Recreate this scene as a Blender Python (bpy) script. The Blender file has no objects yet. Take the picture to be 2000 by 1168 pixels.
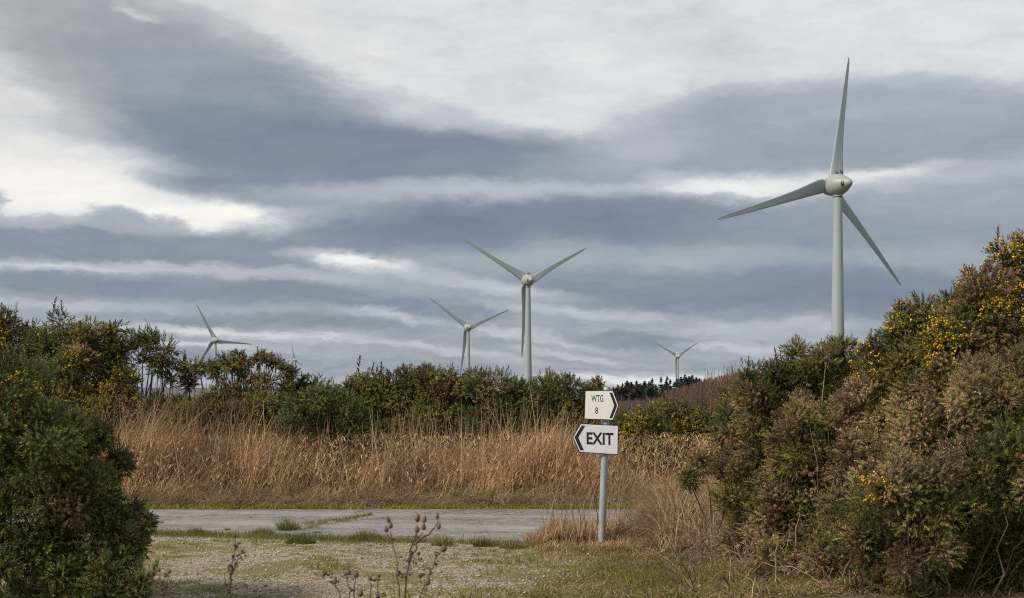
import bpy, bmesh, math
import numpy as np
from mathutils import Vector, Matrix, noise as mnoise

sc = bpy.context.scene
COL = sc.collection
R = math.radians
F = 2800.0          # focal length in pixels of a 2000 px wide picture
HZ = 790.0          # height of the horizon in that picture
CH = 1.51           # eye height
rng = np.random.default_rng(7)

# ------------------------------------------------------------------ camera
cam = bpy.data.cameras.new("camera")
cam.sensor_width = 36; cam.lens = F / 2000 * 36
cam.shift_y = (HZ - 584) / 2000
cam.clip_start = 0.1; cam.clip_end = 40000
cam.dof.use_dof = True; cam.dof.focus_distance = 17; cam.dof.aperture_fstop = 8
co = bpy.data.objects.new("camera", cam); COL.objects.link(co)
co.location = (0, 0, CH); co.rotation_euler = (R(90), 0, 0)
sc.camera = co

# ------------------------------------------------------------------ exposure
sc.view_settings.view_transform = 'Standard'; sc.view_settings.look = 'None'
sc.view_settings.exposure = 0.0; sc.view_settings.gamma = 1
sc.cycles.max_bounces = 6; sc.cycles.diffuse_bounces = 3; sc.cycles.transmission_bounces = 3
sc.cycles.use_adaptive_sampling = False
sc.cycles.use_denoising = False
sc.cycles.pixel_filter_type = 'BLACKMAN_HARRIS'; sc.cycles.filter_width = 1.15
sc.cycles.sample_clamp_indirect = 4

# ------------------------------------------------------------------ sun (behind thin cloud, low on the left)
SUN_EL, SUN_AZ = 39.0, -122.0      # azimuth from the view direction, negative = left
sl = bpy.data.lights.new("sun", 'SUN'); sl.energy = 3.9; sl.angle = R(8); sl.color = (1.0, 0.90, 0.76)
so = bpy.data.objects.new("sun", sl); COL.objects.link(so)
sd = Vector((math.sin(R(SUN_AZ)) * math.cos(R(SUN_EL)), math.cos(R(SUN_AZ)) * math.cos(R(SUN_EL)), math.sin(R(SUN_EL))))
so.rotation_euler = sd.to_track_quat('Z', 'Y').to_euler()

# ------------------------------------------------------------------ world: cloud layers over a daylight sky
world = bpy.data.worlds.new("World"); sc.world = world; world.use_nodes = True
nt = world.node_tree; nt.nodes.clear()
class NB:
    def __init__(s, nt): s.nt = nt
    def n(s, typ, **kw):
        nd = s.nt.nodes.new(typ)
        for k, v in kw.items(): setattr(nd, k, v)
        return nd
    def put(s, sock, v):
        if v is None: return
        if isinstance(v, bpy.types.NodeSocket): s.nt.links.new(v, sock)
        else: sock.default_value = v
    def m(s, op, a, b=None, c=None, clamp=False):
        nd = s.n('ShaderNodeMath', operation=op, use_clamp=clamp)
        for i, v in enumerate((a, b, c)): s.put(nd.inputs[i], v)
        return nd.outputs[0]
    def vm(s, op, a, b=None, out=0):
        nd = s.n('ShaderNodeVectorMath', operation=op)
        s.put(nd.inputs[0], a); s.put(nd.inputs[1], b)
        return nd.outputs[out]
    def comb(s, x, y, z):
        nd = s.n('ShaderNodeCombineXYZ')
        for i, v in enumerate((x, y, z)): s.put(nd.inputs[i], v)
        return nd.outputs[0]
    def sep(s, v):
        nd = s.n('ShaderNodeSeparateXYZ'); s.put(nd.inputs[0], v); return nd.outputs
    def rng(s, v, a, b, c=0.0, d=1.0, smooth=True):
        nd = s.n('ShaderNodeMapRange', interpolation_type='SMOOTHSTEP' if smooth else 'LINEAR')
        for k, x in (('Value', v), ('From Min', a), ('From Max', b), ('To Min', c), ('To Max', d)): s.put(nd.inputs[k], x)
        return nd.outputs[0]
    def mixf(s, f, a, b):
        nd = s.n('ShaderNodeMix', data_type='FLOAT'); s.put(nd.inputs[0], f); s.put(nd.inputs[2], a); s.put(nd.inputs[3], b)
        return nd.outputs[0]
    def mixc(s, f, a, b, blend='MIX'):
        nd = s.n('ShaderNodeMix', data_type='RGBA', blend_type=blend)
        s.put(nd.inputs[0], f)
        for i, v in ((6, a), (7, b)):
            if not isinstance(v, bpy.types.NodeSocket): v = tuple(v) + (1,) * (4 - len(v))
            s.put(nd.inputs[i], v)
        return nd.outputs[2]
    def noise(s, vec, scale, detail=5, rough=0.55, out=0, **kw):
        nd = s.n('ShaderNodeTexNoise', **kw); s.put(nd.inputs['Vector'], vec)
        nd.inputs['Scale'].default_value = scale; nd.inputs['Detail'].default_value = detail; nd.inputs['Roughness'].default_value = rough
        return nd.outputs[out]
    def ramp(s, f, stops, interp='LINEAR'):
        nd = s.n('ShaderNodeValToRGB'); cr = nd.color_ramp; cr.interpolation = interp
        while len(cr.elements) < len(stops): cr.elements.new(0.5)
        for e, (p, c) in zip(cr.elements, stops):
            e.position = p; e.color = tuple(c) + (1,)
        s.put(nd.inputs[0], f); return nd.outputs[0]

W = NB(nt)
tc = W.n('ShaderNodeTexCoord')
dx, dy, dz = W.sep(tc.outputs['Generated'])
az = W.m('ARCTAN2', dx, dy); el = W.m('ARCSINE', dz)
A = W.comb(W.m('MULTIPLY', az, 2.8), W.m('MULTIPLY', el, 2.8), 0.0)
# warp so that the layers have torn, drifting edges
w1 = W.vm('SUBTRACT', W.noise(W.vm('MULTIPLY', A, (1.6, 3.4, 1)), 1.5, 4, 0.55, out=1), (0.5, 0.5, 0.5))
w2 = W.vm('SUBTRACT', W.noise(W.vm('MULTIPLY', A, (2.0, 5.0, 1)), 4.5, 6, 0.62, out=1), (0.5, 0.5, 0.5))
w3 = W.vm('SUBTRACT', W.noise(W.vm('MULTIPLY', A, (1.5, 3.5, 1)), 14, 6, 0.65, out=1), (0.5, 0.5, 0.5))
Aw = W.vm('ADD', A, W.vm('ADD', W.vm('MULTIPLY', w1, (0.16, 0.055, 0)), W.vm('ADD', W.vm('MULTIPLY', w2, (0.11, 0.034, 0)), W.vm('MULTIPLY', w3, (0.07, 0.024, 0)))))
ax_, ay_, _ = W.sep(Aw)
def AZ(px): return math.atan((px - 1000) / F)
def EL(px, py): return math.atan((HZ - py) / F * math.cos(AZ(px)))
# lower sky of darker banks, upper sky of bright veil
B = W.rng(ay_, 2.8 * EL(1000, 470), 2.8 * EL(1000, 330), 0.40, 0.80)
#        cx   cy   rx   ry  rot value soft strength
LAY = [
 (  60,  60, 420, 210, 12, .70, .55, 1.0),
 (  20, 140, 260, 130, 10, .74, .60, .8),
 ( 340, 140, 440, 125, 21, .46, .38, 1.0),
 ( 490, 225, 430, 128, 21, .31, .45, 1.0),
 ( 620, 300, 420,  80,  5, .13, .60, 1.0),
 ( 900, 305, 330,  58,  2, .17, .50, 1.0),
 ( 470, 362, 200,  32,  2, .18, .55, 1.0),
 (1230, 310, 330,  48, -2, .26, .60, 1.0),
 (1400, 255, 300,  62,-12, .58, .60, .9),
 (1700, 238, 440,  82,  3, .42, .28, 1.0),
 (1820, 275, 360,  55,  2, .32, .60, .9),
 (1480, 310, 230,  36,  0, .34, .60, .8),
 ( 880, 225, 150,  25, 18, .55, .70, .5),
 ( 980, 378, 470,  22,  0, .68, .80, .85),
 (   0, 345, 260,  95, 10, .95, .95, 1.0),
 ( 200, 392, 200,  34,  8, .96, .75, .9),
 ( 435, 424, 120,  38,  0,1.00, .60, 1.0),
 ( 160, 386, 230,  42,  8, .98, .80, .85),
 (1460, 366, 180,  26,  2, .92, .80, .95),
 (1720, 336, 120,  15, -5, .88, .75, .9),
 (1290, 345,  50,  16,  0, .70, .70, .5),
 ( 285,  18,  60,   8, 16, .92, .90, .5),
 (   0, 395,  26,  30,  0, .50, .70, .8),
 ( 190, 485, 380,  44,  3, .24, .40, 1.0),
 ( 265, 437,  90,  28,  8, .42, .40, .9),
 ( 110, 440,  90,  16,  0, .62, .60, .7),
 ( 560, 490, 260,  24,  0, .30, .60, .8),
 ( 960, 440, 430,  46, -3, .10, .55, 1.0),
 (1320, 428, 400,  46,  3, .12, .55, .9),
 (1800, 400, 380,  55, -5, .36, .50, .9),
 (1800, 460, 420,  50,  0, .30, .60, .8),
 (1500, 505, 420,  18,  0, .44, .70, .8),
 (1650, 575, 560,  50,  0, .13, .60, 1.0),
 (1250, 560, 330,  36,  2, .20, .60, .8),
 ( 690, 514, 125,  19,  5,1.00, .75, 1.0),
 ( 120, 527, 260,  11,  0, .84, .99, .8),
 ( 450, 536, 300,  12,  2, .62, .70, .8),
 ( 250, 565, 420,  22,  2, .22, .60, 1.0),
 ( 640, 580, 260,  20,  5, .20, .60, .9),
 ( 860, 545, 170,  16,  8, .62, .70, .8),
 (1000, 572, 130,  13,  6, .76, .99, .7),
 ( 180, 602, 260,  10,  2, .66, .70, .8),
 ( 480, 625, 330,  16,  2, .20, .60, .9),
 ( 880, 610, 210,  16,  6, .26, .60, .8),
 ( 760, 618,  90,  12,  8, .68, .70, .8),
 (1150, 615, 190,  11,  4, .76, .99, .75),
 (1500, 640, 300,  12,  0, .55, .70, .8),
 ( 330, 640, 120,   8,  0, .70, .70, .8),
 ( 600, 657, 230,   7,  4, .80, .99, .75),
 ( 470, 646, 110,   8,  2, .74, .99, .6),
 ( 900, 686, 180,   9,  8, .74, .99, .7),
 (1040, 655, 160,  10,  8, .72, .70, .8),
 ( 380, 668, 100,   6,  0, .84, .70, .8),
 (1250, 665, 200,  14,  3, .22, .60, .8),
 (1440, 676, 130,   9,  4, .72, .70, .8),
 ( 560, 700, 300,  14,  3, .26, .60, .9),
 (1120, 695, 150,   9,  8, .66, .70, .8),
 ( 900, 715, 300,  10,  3, .34, .60, .8),
 (1300, 742, 330,  15,  0, .92, .70, .9),
 ( 600, 745, 400,  12,  0, .48, .60, .8),
]
for (cx, cy, rx, ry, rot, val, soft, st) in LAY:
    mp = W.n('ShaderNodeMapping', vector_type='TEXTURE')
    W.put(mp.inputs['Vector'], Aw)
    mp.inputs['Location'].default_value = (2.8 * AZ(cx), 2.8 * EL(cx, cy), 0)
    mp.inputs['Rotation'].default_value = (0, 0, R(-rot))
    mp.inputs['Scale'].default_value = (rx / 1000, ry / 1000, 1)
    ln = W.vm('LENGTH', mp.outputs[0], out=1)
    B = W.mixf(W.rng(ln, 1.06 + soft * 0.62, 0.92 - soft, 0.0, st), B, val)
# away from this part of the sky the clouds are broken banks
far = W.noise(W.vm('MULTIPLY', A, (0.5, 1.6, 1)), 1.4, 6, 0.55)
farB = W.rng(far, 0.36, 0.62, 0.3, 0.85)
out = W.rng(W.m('ABSOLUTE', az), 0.42, 0.62)
out = W.m('MAXIMUM', out, W.rng(el, 0.34, 0.5))
B = W.mixf(out, B, farB)
# streaks and soft texture
s1 = W.m('ADD', W.m('MULTIPLY', W.noise(W.vm('MULTIPLY', Aw, (1.0, 7.5, 1)), 3.2, 9, 0.66), .6), W.m('MULTIPLY', W.noise(W.vm('MULTIPLY', Aw, (1.0, 4.5, 1)), 9.5, 8, 0.66), .4))
s2 = W.noise(W.vm('MULTIPLY', Aw, (1.0, 2.2, 1)), 4.0, 7, 0.60); s3 = W.noise(W.vm('MULTIPLY', Aw, (1.0, 3.0, 1)), 1.9, 5, 0.55)
low = W.rng(el, 0.10, 0.02)
amp = W.mixf(low, 0.26, 1.0)
B = W.m('ADD', B, W.m('MULTIPLY', W.m('SUBTRACT', s1, 0.5), amp))
B = W.m('ADD', B, W.m('MULTIPLY', W.m('SUBTRACT', s2, 0.5), 0.28))
B = W.m('ADD', B, W.m('MULTIPLY', W.m('SUBTRACT', s3, 0.5), 0.22), clamp=True)
cc = W.ramp(B, [(0, (.158, .200, .285)), (.22, (.240, .283, .355)), (.42, (.370, .405, .450)), (.66, (.53, .56, .61)), (.84, (.78, .785, .785)), (1, (1.0, .975, .91))])
# upper left is a warmer grey, the lower banks are bluer
wm = W.m('MULTIPLY', W.rng(ax_, 0.0, -0.9), W.rng(ay_, 0.35, 0.65))
cc = W.mixc(wm, cc, W.mixc(1.0, cc, (1.04, 1.01, .96), 'MULTIPLY'))
sky = W.n('ShaderNodeTexSky', sky_type='NISHITA')
sky.sun_disc = False; sky.sun_elevation = R(SUN_EL); sky.sun_rotation = R(SUN_AZ)
skyc = W.vm('SCALE', sky.outputs[0]); skyc.node.inputs['Scale'].default_value = 0.1
fin = W.mixc(0.95, skyc, cc)
# below the horizon a dull land tone
fin = W.mixc(W.rng(el, 0.0, -0.03), fin, (.07, .06, .05))
bg = W.n('ShaderNodeBackground'); W.put(bg.inputs[0], fin); bg.inputs[1].default_value = 1.0
wo = W.n('ShaderNodeOutputWorld'); nt.links.new(bg.outputs[0], wo.inputs[0])

# ------------------------------------------------------------------ helpers
def at(px, py, Y): return np.array([(px - 1000) / F * Y, Y, CH + (HZ - py) / F * Y])
def gy(py): return CH * F / (py - HZ)
def gp(px, py):
    Y = gy(py); return np.array([(px - 1000) / F * Y, Y, 0.0])

def tag(o, label=None, cat=None, group=None, kind=None):
    for k, v in (('label', label), ('category', cat), ('group', group), ('kind', kind)):
        if v: o[k] = v
    return o
def empty(name, loc, rz=0):
    o = bpy.data.objects.new(name, None); COL.objects.link(o); o.location = tuple(loc); o.rotation_euler = (0, 0, rz); o.empty_display_size = 0.2
    return o
def mobj(name, V, Fa, mat, parent=None, tint=None, smooth=False, loc=None, mats=None, mi=None):
    V = np.asarray(V, dtype=np.float32)
    me = bpy.data.meshes.new(name)
    if isinstance(Fa, np.ndarray):
        m, k = Fa.shape
        me.vertices.add(len(V)); me.vertices.foreach_set('co', V.ravel())
        me.loops.add(m * k); me.loops.foreach_set('vertex_index', Fa.astype(np.int32).ravel())
        me.polygons.add(m); me.polygons.foreach_set('loop_start', np.arange(0, m * k, k, dtype=np.int32))
        me.polygons.foreach_set('loop_total', np.full(m, k, dtype=np.int32))
        me.update(calc_edges=True)
    else:
        me.from_pydata([tuple(map(float, v)) for v in V], [], [tuple(int(i) for i in f) for f in Fa]); me.update()
    for mm in (mats or [mat]): me.materials.append(mm)
    if mi is not None: me.polygons.foreach_set('material_index', np.asarray(mi, dtype=np.int32))
    if smooth: me.polygons.foreach_set('use_smooth', np.ones(len(me.polygons), dtype=bool))
    if tint is not None:
        a = me.color_attributes.new('tint', 'FLOAT_COLOR', 'POINT')
        c = np.ones((len(V), 4), dtype=np.float32); c[:, :3] = tint
        a.data.foreach_set('color', c.ravel())
    o = bpy.data.objects.new(name, me); COL.objects.link(o)
    if parent is not None: o.parent = parent
    if loc is not None: o.location = tuple(loc)
    return o

def mat_new(name):
    m = bpy.data.materials.new(name); m.use_nodes = True
    t = m.node_tree; t.nodes.clear(); b = NB(t)
    p = b.n('ShaderNodeBsdfPrincipled'); o = b.n('ShaderNodeOutputMaterial'); t.links.new(p.outputs[0], o.inputs[0])
    b.p = p; b.o = o
    return m, b
def veg_mat(name, rough=0.75, trans=0.0, scale=3.0, spread=0.5):
    """plant colour comes from each shoot or blade, broken up by noise"""
    m, b = mat_new(name)
    at_ = b.n('ShaderNodeAttribute', attribute_name='tint')
    g = b.n('ShaderNodeNewGeometry')
    f = b.noise(g.outputs['Position'], scale, 4, 0.6)
    k = b.rng(f, 0.3, 0.7, 1 - spread / 2, 1 + spread / 2)
    v = b.vm('SCALE', at_.outputs['Color']); b.put(v.node.inputs['Scale'], k)
    b.put(b.p.inputs['Base Color'], v); b.p.inputs['Roughness'].default_value = rough
    b.p.inputs['Specular IOR Level'].default_value = 0.25
    if trans:
        tr = b.n('ShaderNodeBsdfTranslucent'); b.put(tr.inputs[0], v)
        mx = b.n('ShaderNodeMixShader'); mx.inputs[0].default_value = trans
        b.nt.links.new(b.p.outputs[0], mx.inputs[1]); b.nt.links.new(tr.outputs[0], mx.inputs[2]); b.nt.links.new(mx.outputs[0], b.o.inputs[0])
    return m
def plain(name, col, rough=0.5, metal=0.0, nscale=0, namt=0.1, bump=0.0, spec=0.5):
    m, b = mat_new(name)
    b.p.inputs['Roughness'].default_value = rough; b.p.inputs['Metallic'].default_value = metal
    b.p.inputs['Specular IOR Level'].default_value = spec
    if nscale:
        tcn = b.n('ShaderNodeTexCoord')
        f = b.noise(tcn.outputs['Object'], nscale, 6, 0.6)
        c = b.mixc(f, tuple(x * (1 - namt) for x in col), tuple(min(1, x * (1 + namt)) for x in col))
        b.put(b.p.inputs['Base Color'], c)
        if bump:
            bm_ = b.n('ShaderNodeBump'); bm_.inputs['Strength'].default_value = bump; b.put(bm_.inputs['Height'], f)
            b.put(b.p.inputs['Normal'], bm_.outputs[0])
    else: b.p.inputs['Base Color'].default_value = tuple(col) + (1,)
    return m

M_GORSE = veg_mat('gorse_shoots', 0.6, 0.0, 2.2, 0.5)
M_FLOWER = veg_mat('gorse_flowers', 0.6, 0.15, 5, 0.3)
M_BRANCH = veg_mat('bark', 0.85, 0.0, 20, 0.5)
M_GRASS = veg_mat('grass_blades', 0.7, 0.25, 1.2, 0.45)
M_NEEDLE = veg_mat('conifer_needles', 0.8, 0.0, 0.5, 0.4)
M_TWIG = veg_mat('bare_twigs', 0.85, 0.0, 0.15, 0.5)

def unit(v): return v / np.maximum(np.linalg.norm(v, axis=-1, keepdims=True), 1e-9)
def rdir(n, g=rng): return unit(g.normal(size=(n, 3)))
def frames(d, g=rng):
    """random orthonormal frames whose z axis is d"""
    a = rdir(len(d), g); x = unit(np.cross(a, d)); y = np.cross(d, x)
    return np.stack([x, y, d], axis=2)
def scatter(T, TF, pos, fr, sc_):
    """copies of template T,TF at positions pos with frames fr and sizes sc_"""
    n, k = len(pos), len(T)
    V = np.einsum('nij,kj->nki', fr, T) * np.asarray(sc_)[:, None, None] + pos[:, None, :]
    Fa = (TF[None] + (np.arange(n) * k)[:, None, None]).reshape(-1, TF.shape[1])
    return V.reshape(-1, 3), Fa

def shoot_template(nsp, seed, splen=0.2, w=0.05):
    g = np.random.default_rng(seed); V, Fc = [], []
    r0, r1 = 0.03, 0.012
    for k in range(3):
        a = k * 2.094; V += [(r0 * math.cos(a), r0 * math.sin(a), 0), (r1 * math.cos(a), r1 * math.sin(a), 1)]
    for k in range(3):
        a, b = 2 * k, 2 * ((k + 1) % 3)
        Fc += [(a, b, b + 1), (a, b + 1, a + 1)]
    for i in range(nsp):
        t = 0.08 + 0.92 * (i + g.random() * .6) / nsp
        a = i * 2.4 + g.normal() * .3
        L = splen * (1.15 - 0.6 * t) * g.uniform(.75, 1.25)
        up = 0.45 + 0.5 * t
        o = np.array([math.cos(a), math.sin(a), 0]); s = np.array([-math.sin(a), math.cos(a), 0])
        base = np.array([0, 0, t]); tip = base + (o + np.array([0, 0, up])) * L
        q = len(V); ww = w * g.uniform(.7, 1.2)
        V += [tuple(base + s * ww / 2), tuple(base - s * ww / 2 - np.array([0, 0, ww * .6])), tuple(tip)]
        Fc.append((q, q + 1, q + 2))
    return np.array(V), np.array(Fc)
SH_NEAR = [shoot_template(16, s, 0.32, 0.095) for s in (1, 2, 3)]
SH_FAR = [shoot_template(11, s, 0.32, 0.15) for s in (4, 5, 6)]
def blossom_template():
    V = [(0, 0, -.35), (.5, 0, .1), (0, .42, .15), (-.5, 0, .1), (0, -.42, .15), (.05, .05, .75)]
    Fc = [(0, 2, 1), (0, 3, 2), (0, 4, 3), (0, 1, 4), (5, 1, 2), (5, 2, 3), (5, 3, 4), (5, 4, 1)]
    return np.array(V), np.array(Fc)
BLOS = blossom_template()

def tubes(P, rad, sides=3):
    """P (n, s, 3) polylines, rad (n, s) radii -> verts, quads"""
    n, s, _ = P.shape
    tn = unit(np.gradient(P, axis=1))
    ref = np.zeros_like(tn); ref[..., 0] = 0.31; ref[..., 1] = 0.95
    x = unit(np.cross(tn, ref)); y = np.cross(tn, x)
    an = np.arange(sides) / sides * 2 * math.pi
    V = P[:, :, None, :] + rad[:, :, None, None] * (x[:, :, None, :] * np.cos(an)[None, None, :, None] + y[:, :, None, :] * np.sin(an)[None, None, :, None])
    idx = np.arange(n * s * sides).reshape(n, s, sides)
    a = idx[:, :-1, :]; b = np.roll(a, -1, axis=2); c = idx[:, 1:, :]; d = np.roll(c, -1, axis=2)
    Fa = np.stack([a, b, d, c], axis=-1).reshape(-1, 4)
    return V.reshape(-1, 3), Fa
def curves(a, b, sag, seg=5, g=rng):
    """gently crooked paths from a to b (n,3)"""
    n = len(a); t = np.linspace(0, 1, seg)[None, :, None]
    mid = (a + b) / 2 + sag
    P = (1 - t) ** 2 * a[:, None] + 2 * t * (1 - t) * mid[:, None] + t ** 2 * b[:, None]
    L = np.linalg.norm(b - a, axis=1)[:, None, None]
    P[:, 1:-1] += g.normal(size=(n, seg - 2, 3)) * 0.025 * L
    return P

def blades(pos, h, w, lean, segs=3, g=rng, droop=None, stiff=1.0):
    """grass blades: pos (n,3), h, w (n,), lean (n,2) horizontal travel of the tip as a share of h"""
    n = len(pos); t = np.linspace(0, 1, segs + 1)
    la = np.linalg.norm(lean, axis=1)
    P = np.zeros((n, segs + 1, 3))
    P[..., :2] = pos[:, None, :2] + lean[:, None, :] * h[:, None, None] * (t ** (1 + .8 * stiff))[None, :, None]
    dr = (droop if droop is not None else np.zeros(n))
    P[..., 2] = pos[:, None, 2] + h[:, None] * (t[None, :] * (1 / np.sqrt(1 + la ** 2))[:, None] - dr[:, None] * (t ** 3)[None, :])
    an = g.uniform(0, math.pi, n); wd = np.stack([np.cos(an), np.sin(an), np.zeros(n)], axis=1)
    tp = 1 - 0.85 * t ** 1.6
    off = wd[:, None, :] * (w[:, None] * tp[None, :])[:, :, None] / 2
    V = np.stack([P - off, P + off], axis=2)
    idx = np.arange(n * (segs + 1) * 2).reshape(n, segs + 1, 2)
    Fa = np.stack([idx[:, :-1, 0], idx[:, :-1, 1], idx[:, 1:, 1], idx[:, 1:, 0]], axis=-1).reshape(-1, 4)
    return V.reshape(-1, 3), Fa
def pick(n, cols, probs, jit=0.18, g=rng):
    cols = np.array(cols); i = g.choice(len(cols), n, p=np.array(probs) / sum(probs))
    c = cols[i] * g.uniform(1 - jit, 1 + jit, (n, 1)) * g.uniform(1 - jit / 3, 1 + jit / 3, (n, 3))
    return c
def vnoise(x, y, s, z=0.0):
    return np.array([mnoise.noise(Vector((a * s, b * s, z))) for a, b in zip(x, y)])

# ------------------------------------------------------------------ the ground
def bank(x, y):
    """height of the rough bank on the right hand side"""
    u = np.clip((x - (0.45 + 0.22 * (y - 10))) / 1.6, 0, 1); v = np.clip((15.9 - y) / 1.6, 0, 1)
    u = u * u * (3 - 2 * u); v = v * v * (3 - 2 * v)
    return 0.22 * u * v
def build_ground():
    ys = np.concatenate([np.array([-9000, -1500, -200, -40]), np.linspace(-8, 8, 12), np.linspace(8.4, 30, 110), np.array([34, 42, 55, 80, 130, 220, 400, 800, 1600, 4000, 9000, 16000])])
    xs = np.concatenate([-np.array([16000, 6000, 2000, 600, 200, 80, 40, 25][0:]), np.linspace(-18, -8, 12), np.linspace(-7.8, 7.8, 100), np.linspace(8, 18, 12), np.array([25, 40, 80, 200, 600, 2000, 6000, 16000])])
    X, Y = np.meshgrid(xs, ys)
    Z = bank(X, Y)
    near = (np.abs(X) < 9) & (Y > 21.3) & (Y < 30)
    Z = Z + near * 0.05 * np.sin(X * 1.7) * np.sin(Y * 1.3)
    V = np.stack([X, Y, Z], axis=-1).reshape(-1, 3)
    ny, nx = X.shape; idx = np.arange(nx * ny).reshape(ny, nx)
    Fa = np.stack([idx[:-1, :-1], idx[:-1, 1:], idx[1:, 1:], idx[1:, :-1]], axis=-1).reshape(-1, 4)
    m, b = mat_new('soil_and_thatch')
    g = b.n('ShaderNodeNewGeometry'); P = g.outputs['Position']
    f1 = b.noise(P, 0.9, 6, 0.6); f2 = b.noise(P, 14, 5, 0.7); f3 = b.noise(P, 0.02, 4, 0.5)
    c = b.ramp(f1, [(.3, (.085, .062, .036)), (.5, (.15, .115, .062)), (.62, (.10, .105, .035)), (.8, (.17, .13, .08))])
    c = b.mixc(b.rng(f2, .35, .7), c, (.05, .04, .025)); c = b.mixc(b.m('MULTIPLY', b.rng(f3, .4, .6), .5), c, (.13, .10, .06))
    b.put(b.p.inputs['Base Color'], c); b.p.inputs['Roughness'].default_value = .95
    bm_ = b.n('ShaderNodeBump'); bm_.inputs['Strength'].default_value = .7; bm_.inputs['Distance'].default_value = .05
    b.put(bm_.inputs['Height'], f2); b.put(b.p.inputs['Normal'], bm_.outputs[0])
    tag(mobj('ground', V, Fa, m, smooth=True), kind='structure')
build_ground()

ROADN = [(-16, 20.3), (-9, 18.3), (-6, 17.35), (-4.2, 16.9), (-2, 16.2), (0, 15.55), (2, 14.95), (5, 14.3), (10, 13.4), (16, 12.6)]
def road_near(x): return np.interp(x, [p[0] for p in ROADN], [p[1] for p in ROADN])
ROADF = 20.55
def build_sheet(name, near, far, z, m, nx=260, ny=44, x0=-16, x1=16, ragn=0.0, ragf=0.0):
    xs = np.linspace(x0, x1, nx)
    a = near(xs) + ragn * vnoise(xs, xs * 0, 1.3) + ragn * .5 * vnoise(xs, xs * 0, 5.3, 3); b_ = far(xs) + ragf * vnoise(xs, xs * 0 + 4, 2.1)
    t = np.linspace(0, 1, ny)[:, None]
    Y = a[None] * (1 - t) + b_[None] * t; X = np.repeat(xs[None], ny, 0)
    Z = np.full_like(X, z)
    V = np.stack([X, Y, Z], axis=-1).reshape(-1, 3)
    idx = np.arange(nx * ny).reshape(ny, nx)
    Fa = np.stack([idx[:-1, :-1], idx[:-1, 1:], idx[1:, 1:], idx[1:, :-1]], axis=-1).reshape(-1, 4)
    return mobj(name, V, Fa, m, smooth=True)

def mat_road():
    m, b = mat_new('worn_concrete')
    g = b.n('ShaderNodeNewGeometry'); P = g.outputs['Position']; x, y, z = b.sep(P)
    big = b.noise(P, 0.8, 5, 0.6); mid = b.noise(P, 5, 7, 0.75); fine = b.noise(P, 26, 6, 0.8)
    c = b.ramp(big, [(.3, (.25, .228, .228)), (.5, (.31, .285, .28)), (.7, (.36, .332, .32))])
    c = b.mixc(b.rng(mid, .40, .66, 0, .65), c, (.13, .115, .11))
    c = b.mixc(b.rng(fine, .48, .66, 0, .8), c, (.085, .075, .07)); c = b.mixc(b.rng(fine, .42, .30, 0, .6), c, (.42, .39, .37))
    c = b.mixc(b.rng(b.noise(P, 95, 3, .6), .60, .72, 0, .8), c, (.55, .51, .47))
    lg = b.noise(b.vm('MULTIPLY', P, (1, .33, 1)), 21, 9, .85); lh = b.noise(b.vm('MULTIPLY', P, (1, .7, 1)), 3.1, 9, .8)
    c = b.mixc(b.rng(lg, .48, .66, 0, .7), c, (.10, .09, .086)); c = b.mixc(b.rng(lg, .45, .33, 0, .55), c, (.40, .37, .355)); c = b.mixc(b.rng(lh, .5, .62, 0, .45), c, (.14, .125, .12)); c = b.mixc(b.rng(lh, .44, .34, 0, .4), c, (.38, .35, .335))
    # long cracks
    cr = b.n('ShaderNodeTexVoronoi', feature='DISTANCE_TO_EDGE'); cr.inputs['Scale'].default_value = 0.55
    b.put(cr.inputs['Vector'], b.vm('ADD', P, b.vm('SCALE', b.noise(P, 2.5, 5, .7, out=1))))
    crack = b.rng(cr.outputs[0], 0.022, 0.004)
    c = b.mixc(b.m('MULTIPLY', crack, .75), c, (.055, .05, .04))
    # tamped ridges across the slab near its far edge
    rid = b.m('SINE', b.m('ADD', b.m('MULTIPLY', b.m('ADD', x, b.m('MULTIPLY', y, .50)), 38), b.m('MULTIPLY', mid, 5)))
    msk = b.m('MULTIPLY', b.m('MULTIPLY', b.rng(y, 18.6, 19.7), b.rng(x, -2.4, -1.2)), b.rng(x, 1.6, .3))
    c = b.mixc(b.m('MULTIPLY', b.m('MULTIPLY', b.rng(rid, .25, .8), msk), .72), c, (.075, .062, .052))
    lon = b.rng(b.noise(b.vm('MULTIPLY', P, (.5, 5, 1)), 1.2, 5, .6), .55, .72)
    c = b.mixc(b.m('MULTIPLY', lon, .6), c, (.15, .13, .12)); c = b.mixc(b.m('MULTIPLY', b.rng(y, 20.0, 20.55), b.rng(mid, .38, .6)), c, (.12, .105, .06)); c = b.mixc(b.rng(b.noise(P, .45, 4, .6), .52, .6, 0, .35), c, (.36, .335, .315))
    # damp stains and wheel-worn lighter lanes
    st = b.noise(b.vm('MULTIPLY', P, (.55, 1.1, 1)), 1.4, 6, .62)
    c = b.mixc(b.rng(st, .52, .64, 0, .5), c, (.17, .15, .145))
    ln_ = b.m('SINE', b.m('MULTIPLY', b.m('ADD', b.m('ADD', y, b.m('MULTIPLY', x, .16)), b.m('MULTIPLY', big, .8)), 3.6))
    c = b.mixc(b.m('MULTIPLY', b.rng(ln_, .2, .95), .28), c, (.44, .41, .395))
    b.put(b.p.inputs['Base Color'], c); b.p.inputs['Roughness'].default_value = .9
    bm_ = b.n('ShaderNodeBump'); bm_.inputs['Strength'].default_value = .8; bm_.inputs['Distance'].default_value = .02
    b.put(bm_.inputs['Height'], b.m('ADD', fine, b.m('MULTIPLY', mid, 1.2))); b.put(b.p.inputs['Normal'], bm_.outputs[0])
    return m
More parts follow.
